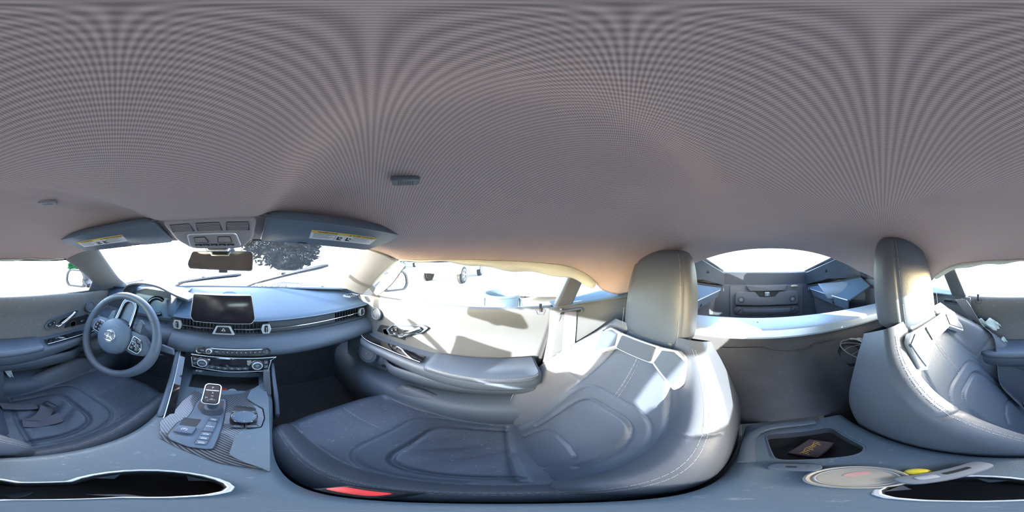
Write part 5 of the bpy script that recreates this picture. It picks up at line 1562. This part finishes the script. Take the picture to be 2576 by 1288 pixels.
lt = tag(MB().plate(Frame((-.215, -1.196, .742), (-1, 0, 0), (0, .3, 1)), ellip(.026, .006, 24), -.002, .004, .001).build('bay_lamp', 'amber_lens', None), 'small amber lamp lens at the top of the tail panel', 'lamp')
for s_ in (1, -1):
    tag(MB().tube([V((s_ * .318 - .008, -1.185, .728)), V((s_ * .318 - .008, -1.187, .705))], .0022, 6).build('cover_hook', 'satin_silver', None), 'small bright hook at the rear corner of the %s side tray' % ('passenger' if s_ > 0 else 'driver'), 'hook')
# side trays
for sx in (1, -1):
    side = 'passenger' if sx > 0 else 'driver'
    t = thing('side_tray', 'dark triangular side tray of the load bay on the %s side' % side, 'tray', (sx * .42, -.9, .72))
    def P(x, y, z): return V((sx * x, y, z))
    MB().prism([P(.52, -.70, .80), P(.500, -.76, .845), P(.325, -1.19, .735), P(.335, -1.17, .712), P(.395, -.74, .722)], (sx * .006, 0, -.008)).build('tray_top', 'dash_top', t, bevel=.002)
    MB().prism([P(.395, -.74, .722), P(.335, -1.17, .712), P(.350, -1.16, .665), P(.410, -.76, .655)], (sx * .008, 0, 0)).build('tray_front', 'soft_plastic', t, bevel=.003)
    MB().tube([P(.505, -.765, .846), P(.415, -.97, .792), P(.325, -1.19, .738)], .0055, 8).build('tray_seal', 'rubber', t)
    MB().tube([P(.393, -.74, .726), P(.365, -.95, .721), P(.333, -1.17, .716)], .0030, 8).build('tray_edge', 'satin_silver', t)
    MB().prism([P(.392, -.860, .70), P(.390, -.875, .70), P(.386, -.900, .672), P(.394, -.885, .665), P(.398, -.862, .675)], (sx * -.006, 0, 0)).build('tray_clip', 'black_plastic', t)
# loose cover flap slumped on the driver side
def flap(u, v):
    p = V((-.35, -1.06, .775)).lerp(V((-.56, -.70, .842)), u); q = V((-.352, -.90, .700)).lerp(V((-.60, -.66, .695)), u)
    r_ = p.lerp(q, v); bow = sin(pi * v) * .030 * (1 - .3 * u)
    return r_ + V((.35, .6, .35)).normalized() * bow + V((0, 0, .010 * sin(4 * u) * v))
tag(MB().grid(flap, 24, 16).build('cover_flap', 'grille_grey', None, solid=.005, sharp=80), 'loose floppy cover panel slumped over the driver side tray', 'cover')
# loose wire loops over a round hole in the bulkhead
wl_ = thing('wire_bundle', 'thin grey wires looped over a round hole behind the driver seat', 'wire', (-.30, -.53, .54))
def onbk(px, py, d=.012):
    # follow the ray to the sloping bulkhead
    best = None
    r = ray(px, py)
    for i in range(200):
        s_ = .3 + i * .004; p = CAM + r * s_
        v = (p.z - .30) / .365; q = bk((p.x + .62) / 1.24, v)
        if p.y < q.y: return p + V((0, d, d * .6))
    return p
def wpts(lst): return [onbk(2080 + a / 12.88, 830 + b / 12.88) for a, b in lst]
MB().tube(curve(wpts([(700, 290), (560, 335), (450, 360), (390, 480), (430, 580), (520, 670), (650, 760), (800, 840), (950, 905), (1090, 940)]), 5), .0024, 7).build('wire', 'grey_print', wl_)
MB().tube(curve(wpts([(400, 450), (560, 430), (760, 435), (1000, 450), (1150, 470)]), 5), .0016, 6).build('wire', 'grey_print', wl_)
MB().tube(curve(wpts([(520, 665), (600, 600), (760, 540), (1070, 470)]), 5), .0015, 6).build('wire', 'grey_print', wl_)
MB().tube(curve(wpts([(740, 805), (860, 740), (980, 660), (1080, 560)]), 5), .0014, 6).build('wire', 'grey_print', wl_)
MB().tube(curve(wpts([(690, 300), (860, 300), (1000, 350), (1080, 390)]), 5), .0042, 7).build('tape_end', 'satin_silver', wl_)
MB().tube(curve(wpts([(920, 290), (1050, 300), (1190, 370)]), 5), .0042, 7).build('tape_end', 'satin_silver', wl_)
MB().tube(curve(wpts([(930, 1040), (970, 1080), (1030, 1120)]), 4), .0030, 7).build('tape_end', 'label_white', wl_)
c = onbk(2080 + 760 / 12.88, 830 + 780 / 12.88, .004); n_ = V((0, .85, .52))
f = Frame(c, (-1, 0, 0), n_.cross(V((-1, 0, 0))))
tag(MB().lathe(f, [(.058, -.006), (.058, .003), (.046, .004), (.042, -.004), (.0005, -.005)], 36).build('cable_grommet', 'rubber', None), 'round rubber grommet in the carpet behind the driver seat', 'grommet')
# crumbs on the carpet
for q in range(16):
    px, py = random.uniform(1830, 2100), random.uniform(900, 1020)
    p = onbk(px, py, .0025)
    o = MB().box(p, (random.uniform(.002, .005), .0015, random.uniform(.001, .003))).build('crumb', 'label_white', None, smooth_=False)
    tag(o, 'tiny white crumb on the carpet behind the seats', 'crumb', 'crumbs on the rear carpet')

# ------------------------------------------------------------------ belts
def belt(name, label, paths):
    t = thing(name, label, 'seat belt', tuple(paths[0][1][0]))
    for nm, pts, w in paths:
        MB().ribbon(pts, w, .0016).build(nm, 'strap', t, sharp=70)
    return t
# passenger belt hangs from its slot beside the seat
pts = curve([(.640, -.262, .757), (.622, -.255, .748), (.606, -.245, .70), (.600, -.238, .64), (.606, -.235, .50), (.615, -.235, .38)], 5)
belt('seat_belt', 'grey webbing seat belt hanging from its outlet beside the passenger seat', [('webbing', pts, V((0, .024, .004)))])
# driver belt crosses the seat and ends in a tongue on the cushion
def S2(p): return V(p) + V((DX, DY, DZ))
def bq(a, w, d=.004):
    W_ = interp(BWL, w); tot = 2 * (W_ - .034) + .034 * pi + TB
    return S2(b_pt(a / tot, w) + b_n(w) * d)
p0 = V((-.640, -.255, .757))
pts = [p0, V((-.622, -.235, .757)), V((-.590, -.21, .772))] + [bq(a, w, .012) for a, w in ((-.235, .46), (-.205, .38), (-.17, .28), (-.125, .19), (-.085, .11), (-.06, .05))]
cpts = curve(pts, 6); wid = []
for i, p in enumerate(cpts):
    k = smooth(2 * 6, 4 * 6, i); wid.append(V((0, .023, .004)).lerp(V((.0235, .004, .006)), k))
b = belt('seat_belt', 'grey webbing seat belt lying down the driver seat with its metal tongue', [('webbing', cpts, wid)])
def cq(x, y, d=.004): 
    return S2(V((SX + x, y, c_h(x, y) + d)))
lp = curve([cq(-.085, -.06, .02), cq(-.075, .0, .012), cq(-.06, .055, .014), cq(-.035, .08, .022), cq(.0, .055, .016), cq(.015, .02, .008)], 6)
MB().ribbon(lp, [V((.023, .006, 0)).lerp(V((.008, .022, 0)), smooth(0, 30, i)) for i in range(len(lp))], .0016).build('webbing', 'strap', b, sharp=70)
lp2 = curve([cq(.02, -.01, .006), cq(.03, .03, .006), cq(.035, .075, .007), cq(.03, .10, .006)], 6)
MB().ribbon(lp2, V((.026, -.004, 0)), .0016).build('webbing', 'strap', b, sharp=70)
f = Frame(cq(-.035, .095, .030), (.9, .3, .1), (-.3, .9, .2))
MB().ring(f, rrect(.060, .024, .006), rrect(.048, .012, .004), 0, .004).build('belt_tongue', 'black_plastic', b, bevel=.001)
# remains of the seat airbag bursting from the driver seat seam
def rag(name, pts, wv, label, amp=.012):
    def fn(u, v):
        i = u * (len(pts) - 1); k = min(len(pts) - 2, int(i)); p = V(pts[k]).lerp(V(pts[k + 1]), i - k)
        return p + V(wv) * (v - .5) * (1 - .4 * u) + V((amp * sin(9 * u + 5 * v), amp * .6 * sin(14 * v + 3 * u), amp * sin(11 * u * v + 2 * v)))
    return tag(MB().grid(fn, 24, 10).build(name, 'airbag_cloth', None, solid=.002, sharp=80), label, 'airbag', 'torn seat airbag cloth')
rag('airbag_cloth', [(-.612, -.150, .650), (-.630, -.108, .656), (-.641, -.052, .632)], (-.012, .03, .05), 'white crumpled airbag cloth sticking out high beside the driver backrest', .008)
rag('airbag_cloth', [(-.622, -.045, .565), (-.626, .0, .53), (-.624, .045, .49)], (-.010, .02, .035), 'white strip of airbag cloth along the driver backrest bolster', .005)
rag('airbag_cloth', [(-.600, .07, .425), (-.602, .085, .385), (-.597, .105, .340)], (-.004, .022, .022), 'white twist of airbag cloth low beside the driver cushion', .007)

# ------------------------------------------------------------------ outside
GZ = -.19
g = MB().grid(lambda u, v: V((lerp(-60, 60, u), lerp(-60, 60, v), GZ - .0)), 8, 8).build('ground', 'ground', None, smooth_=False)
struct(g, 'pale concrete yard around the car')
# bonnet and front wings
bn = sempty('trim_8', (0, 1.6, .6), 'pale silver bonnet and wings ahead of the windscreen')
def hood_fn(u, v):
    x = lerp(-.84, .84, u); y = lerp(1.10, 2.35, v)
    z = .735 - .16 * v - .10 * smooth(.6, 1, v) + .030 * exp(-((abs(x) - .55) / .13) ** 2) - .10 * smooth(.66, .84, abs(x))
    return V((x, y, z))
MB().grid(hood_fn, 30, 20).build('bonnet_skin', 'car_silver', bn, solid=.01, sharp=80)
MB().prism([(-.66, 1.02, .735), (.66, 1.02, .735), (.66, 1.14, .725), (-.66, 1.14, .725)], (0, 0, -.02)).build('cowl', 'black_plastic', bn, bevel=.003)
for sx in (1, -1):
    MB().prism([(sx * .80, .80, .70), (sx * .84, 1.10, .70), (sx * .84, 2.3, .50), (sx * .84, 2.3, .05), (sx * .84, .80, .0)], (sx * .02, 0, 0)).build('wing_side', 'car_silver', bn)
    MB().prism([(sx * .60, .82, .752), (sx * .64, 1.12, .735), (sx * .84, 1.12, .70), (sx * .80, .78, .71), (sx * .71, .72, .75)], (0, 0, -.01)).build('scuttle_side', 'car_silver', bn)
# wipers lying on the glass
def gz(x, y):  # height of the glass above a plan point
    t = (yb(x) - y) / (yb(x) - .512); t = max(0, min(1, t)); return .778 + t * .24 + .012 * sin(pi * t)
def wiper(px0, px1, label):
    t = thing('wiper', label, 'wiper', (0, 1.0, .79), 'windscreen wipers')
    def hit(px, py):
        r = ray(px, py)
        for i in range(300):
            p = CAM + r * (.4 + i * .004)
            if p.z < gz(p.x, p.y) + .012 and p.y > .5: 
                pass
            if p.y > .55 and p.z > gz(p.x, p.y) - .0 and False: pass
            # outside once it is above the sloping glass
            if p.y > yb(p.x) - (p.z - .778) / .24 * (yb(p.x) - .512) + .012: return p + V((0, .006, .010))
        return p
    a, b = hit(*px0), hit(*px1)
    bl = [a.lerp(b, i / 14) + V((0, 0, .006 * sin(pi * i / 14))) for i in range(15)]
    MB().tube(bl, [.009] + [.0135] * 13 + [.008], 8, flat=(.8, 1)).build('blade', 'black_plastic', t)
    c = a.lerp(b, .48) + V((0, .008, .012)); d = a + V((-.04, .06, -.03))
    MB().tube([c, c.lerp(a, .55) + V((0, .012, .006)), d], [.006, .008, .010], 8).build('wiper_arm', 'rubber', t)
    MB().box(c, (.05, .016, .012)).build('blade_clip', 'black_plastic', t, bevel=.003)
wiper((640, 716), (828, 672), 'black wiper blade rising across the passenger half of the windscreen')
wiper((448, 715), (607, 696), 'black wiper blade lying low on the driver half of the windscreen')
# dry twigs and leaves caught on the cowl
for q in range(12):
    x = random.uniform(.18, .46); y = yb(x) + .015
    a = V((x, y, .772)); b = a + V((random.uniform(-.05, .05), random.uniform(-.005, .02), random.uniform(.008, .035)))
    tag(MB().tube([a, a.lerp(b, .5) + V((.004, 0, .003)), b], [.0016, .0012, .0006], 5).build('twig', 'twig', None), 'thin dry twig caught at the foot of the windscreen', 'twig', 'twigs on the cowl')
for q in range(8):
    x = random.uniform(.15, .45); c = V((x, yb(x) + .018, .776)); s_ = random.uniform(.008, .014); an = random.uniform(0, 6)
    f = Frame(c, (cos(an), .3, sin(an) * .5), (-.4 * sin(an), .5, .7))
    m = MB().grid(lambda u, v: f.p((u - .5) * 2 * s_, (v - .5) * s_ * sin(pi * (.1 + .8 * u)), .004 * sin(pi * u)), 6, 3)
    tag(m.build('dry_leaf', 'dry_leaf', None, solid=.0006), 'curled dry leaf caught at the foot of the windscreen', 'leaf', 'dry leaves on the cowl')

# trees
def tree(c, r, zc, rz, n, ls, m, label, name, trunk=True, seed=1):
    rnd = random.Random(seed); t = thing(name, label, 'tree', (c[0], c[1], GZ))
    mb = MB()
    lobes = [(V((c[0], c[1], zc)), r)] + [(V((c[0] + rnd.uniform(-.6, .6) * r, c[1] + rnd.uniform(-.5, .5) * r, zc + rnd.uniform(-.5, .5) * rz)), r * rnd.uniform(.4, .6)) for _ in range(9)]
    for q in range(n):
        ce, rr = rnd.choice(lobes); d = V((rnd.gauss(0, 1), rnd.gauss(0, 1), rnd.gauss(0, 1))).normalized()
        k = rnd.uniform(.55, 1.05); p = ce + V((d.x * rr * k, d.y * rr * k, d.z * rz * rr / r * k))
        u = V((rnd.gauss(0, 1), rnd.gauss(0, 1), rnd.gauss(0, .6))).normalized(); w = u.orthogonal().normalized(); s_ = ls * rnd.uniform(.6, 1.3)
        mb.add([p - u * s_, p - w * s_ * .45, p + u * s_, p + w * s_ * .45], [(0, 1, 2, 3)])
    mb.build('foliage', m, t, smooth_=False, kind='stuff')
    base = V((c[0], c[1], GZ)); top = V((c[0], c[1], zc + rz * .4))
    MB().tube([base, base.lerp(top, .5) + V((.12, .05, 0)), top], [r * .10, r * .075, r * .03], 10).build('trunk', 'bark', t)
    for q in range(5):
        a = base.lerp(top, .45 + .1 * q); d = V((cos(q * 2.4), sin(q * 2.4), .8)) * r * .6
        MB().tube([a, a + d * .5 + V((0, 0, -.1)), a + d], [r * .04, r * .025, r * .01], 6).build('branch', 'bark', t)
    return t
def far(px, dist): 
    r = ray(px, 644); return (CX + r.x * dist, CY + r.y * dist)
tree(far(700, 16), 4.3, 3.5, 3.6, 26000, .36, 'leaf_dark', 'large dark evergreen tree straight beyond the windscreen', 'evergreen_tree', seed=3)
tree(far(203, 9), .62, .50, .50, 2600, .12, 'leaf_green', 'small bright green tree beyond the driver window', 'green_tree', seed=5)

# parked vehicles
def vehicle(px, dist, head, label, name, kind='pickup'):
    x, y = far(px, dist); h = radians(head)
    t = thing(name, label, 'car', (x, y, GZ))
    fx = V((cos(h), sin(h), 0)); fy = V((-sin(h), cos(h), 0)); o = V((x, y, GZ))
    def Q(a, b, c): return o + fx * a + fy * b + V((0, 0, c))
    Lh, Wh = 2.3, .92
    prof = [(-2.3, .45), (-2.3, .85), (-2.15, .98), (-1.35, 1.02), (-.75, 1.45), (.45, 1.47), (1.05, 1.05), (2.05, .92), (2.3, .75), (2.3, .40)] if kind == 'car' else [(-2.5, .5), (-2.5, 1.12), (-.65, 1.14), (-.55, 1.75), (.55, 1.80), (1.15, 1.25), (2.3, 1.12), (2.5, .9), (2.5, .45)]
    n = len(prof)
    rings = []
    for s_, k in ((-1, .0), (-1, .06), (-.5, .09), (.5, .09), (1, .06), (1, .0)):
        pass
    rings = [[Q(a, s_ * (Wh - (.13 if c > 1.2 else 0.)), c) for a, c in prof] for s_ in (-1, -.96, 0, .96, 1)]
    MB().loft(rings).build('body', 'car_white', t, sharp=30)
    roofp = [(a, c) for a, c in prof if c > 1.2]
    for s_ in (-1, 1):
        a0, a1 = roofp[0][0], roofp[-1][0] if kind == 'pickup' else roofp[-1][0]
        for w0, w1 in ((-.48, .0), (.06, .72)):
            ztop = 1.66 if kind == 'pickup' else 1.38
            MB().prism([Q(w0, s_ * (Wh - .03), 1.16), Q(w1 + (.2 if w1 > .5 else 0), s_ * (Wh - .03), 1.16), Q(w1 - (.15 if w1 > .5 else 0), s_ * (Wh - .10), ztop), Q(w0, s_ * (Wh - .10), ztop)], fy * s_ * .02).build('side_window', 'car_glass', t, smooth_=False)
        for a in (-1.45, 1.5):
            f = Frame(Q(a, s_ * (Wh - .02), .36), fx, V((0, 0, 1)))
            if f.n.dot(fy * s_) < 0: f = Frame(f.o, -f.x, f.y)
            MB().lathe(f.sub(0, 0, -.04), [(.44, -.06), (.44, .03)], 28).build('wheel_arch', 'black_plastic', t)
            w = MB().lathe(f, [(.36, -.16), (.37, -.02), (.36, .03), (.30, .045), (.255, .035)], 32).build('tyre', 'tyre', t)
            MB().lathe(f, [(.255, .03), (.25, .045), (.235, .03), (.06, .015), (.05, .035), (.0005, .035)], 32).build('wheel_disc', 'black_plastic', w)
            for q in range(5):
                an = q * 2 * pi / 5
                MB().box(f.sub(0, 0, .03, an).p(.135, 0, 0), (.22, .06, .02), f.sub(0, 0, 0, an)).build('spoke', 'alloy', w, bevel=.006)
            MB().tube([f.p(.24 * cos(2*pi*i/28), .24 * sin(2*pi*i/28), .035) for i in range(28)], .014, 6, closed=True).build('rim', 'alloy', w)
    for s_ in (-1, 1):
        MB().box(Q(2.46 if kind == 'pickup' else 2.28, s_ * .66, .88), (.08, .36, .14), Frame(o, fx, fy)).build('headlamp', 'car_glass', t, bevel=.02)
        MB().box(Q(-2.48 if kind == 'pickup' else -2.28, s_ * .78, .95), (.06, .16, .26), Frame(o, fx, fy)).build('tail_lamp', 'red_plastic', t, bevel=.02)
    return t
vehicle(1010, 16.2, 10, 'white pickup truck parked far across the yard', 'pickup_truck')
vehicle(1150, 8.6, -8, 'white saloon car parked across the yard beyond the passenger window', 'saloon_car', 'car')
# white van end close behind the tub
vx, vy = far(1385, 3.7)
vt = thing('white_van', 'white panel van standing close beyond the blue tub', 'van', (vx, vy, GZ))
fx = (V((vx - CX, vy - CY, 0))).normalized(); fy = V((-fx.y, fx.x, 0)); o = V((vx, vy, GZ))
FV = Frame(o, -fy, V((0, 0, 1)))   # u to the right as seen from the car, v up
def VP(a, c, w=0.): return FV.p(a, c, w)
MB().loft([[VP(a, c, -w) for a, c in rrect(2.1 + .0 * w, 1.75, .18, 5, .15, 1.10)] for w in (0, .4, 2.4, 3.6)]).build('body', 'car_white', vt, sharp=50)
MB().plate(FV, rrect(.95, .24, .03, 4, -.02, .66), .0, .02, .008).build('rear_panel', 'van_panel', vt)
MB().plate(FV, rrect(1.7, .50, .06, 4, .15, 1.45), .0, .02, .008).build('rear_window', 'car_glass', vt)
MB().plate(FV, rrect(1.9, .12, .04, 4, .15, .30), .0, .10, .02).build('bumper', 'grey_print', vt)
MB().plate(FV, rrect(.42, .12, .01, 3, .2, .46), .0, .012).build('number_plate', 'label_white', vt)
for s_ in (-1, 1):
    MB().plate(FV, rrect(.12, .5, .04, 4, .15 + s_ * .96, .95), .0, .03, .01).build('tail_lamp', 'red_plastic', vt)
    MB().lathe(Frame(VP(.15 + s_ * .95, .33, -.7), FV.n, FV.y), [(.05, -.13), (.33, -.12), (.34, .0), (.33, .12), (.05, .13)], 28).build('wheel', 'tyre', vt)
# rubber tub with handle lugs and stickers
tx, ty = far(1263, 2.75)
tb = thing('rubber_tub', 'round dark blue tub with handle lugs and peeling stickers outside the passenger window', 'tub', (tx, ty, GZ))
f = Frame((tx, ty, GZ), (1, 0, 0), (0, 1, 0))
MB().lathe(f, [(.0005, .0), (.235, .0), (.25, .03), (.292, .49), (.305, .50), (.305, .53), (.285, .535), (.275, .50), (.235, .05), (.0005, .04)], 44).build('shell', 'tub_blue', tb)
tv = V((CX - tx, CY - ty, 0)).normalized(); tr = V((-tv.y, tv.x, 0))
for s_ in (-1, 1):
    c = V((tx, ty, GZ + .36)) + tr * s_ * .285
    MB().prism([c + V((0, 0, .10)) , c + tr * s_ * .055 + V((0, 0, .04)), c + tr * s_ * .06 - V((0, 0, .05)), c - V((0, 0, .07))], tv * .07).build('handle_lug', 'tub_blue', tb, bevel=.01)
def on_tub(a, z, r=.004):
    rr = lerp(.25, .292, (z - .03) / .46) + r; d = tv * cos(a) + tr * sin(a)
    return V((tx, ty, GZ + z)) + d * rr
def tub_patch(name, m, poly, label=None):
    c = (sum(p[0] for p in poly) / len(poly), sum(p[1] for p in poly) / len(poly))
    mb = MB(); n = len(poly)
    mb.add([on_tub(*c)] + [on_tub(*p) for p in poly], [(0, i + 1, (i + 1) % n + 1) for i in range(n)])
    return mb.build(name, m, tb, smooth_=False)
tub_patch('torn_sticker', 'label_white', [(-.55, .44), (-.30, .46), (-.12, .43), (.18, .40), (.02, .33), (-.10, .27), (-.30, .24), (-.42, .15), (-.58, .14), (-.60, .30)])
for a0, mm in ((.28, 'orange_badge'), (.72, 'label_white')):
    b_ = tub_patch('round_badge', mm, [(a0 + .20 * cos(t), .24 + .055 * sin(t)) for t in [2 * pi * i / 20 for i in range(20)]])
    for rr, m2, d in ((.72, 'tub_blue', .006), (.40, 'label_white', .008)):
        mb = MB(); n = 16
        mb.add([on_tub(a0, .24, d)] + [on_tub(a0 + .20 * rr * cos(2 * pi * i / n), .24 + .055 * rr * sin(2 * pi * i / n), d) for i in range(n)], [(0, i + 1, (i + 1) % n + 1) for i in range(n)])
        o2 = mb.build('badge_ring', m2, tb, smooth_=False)
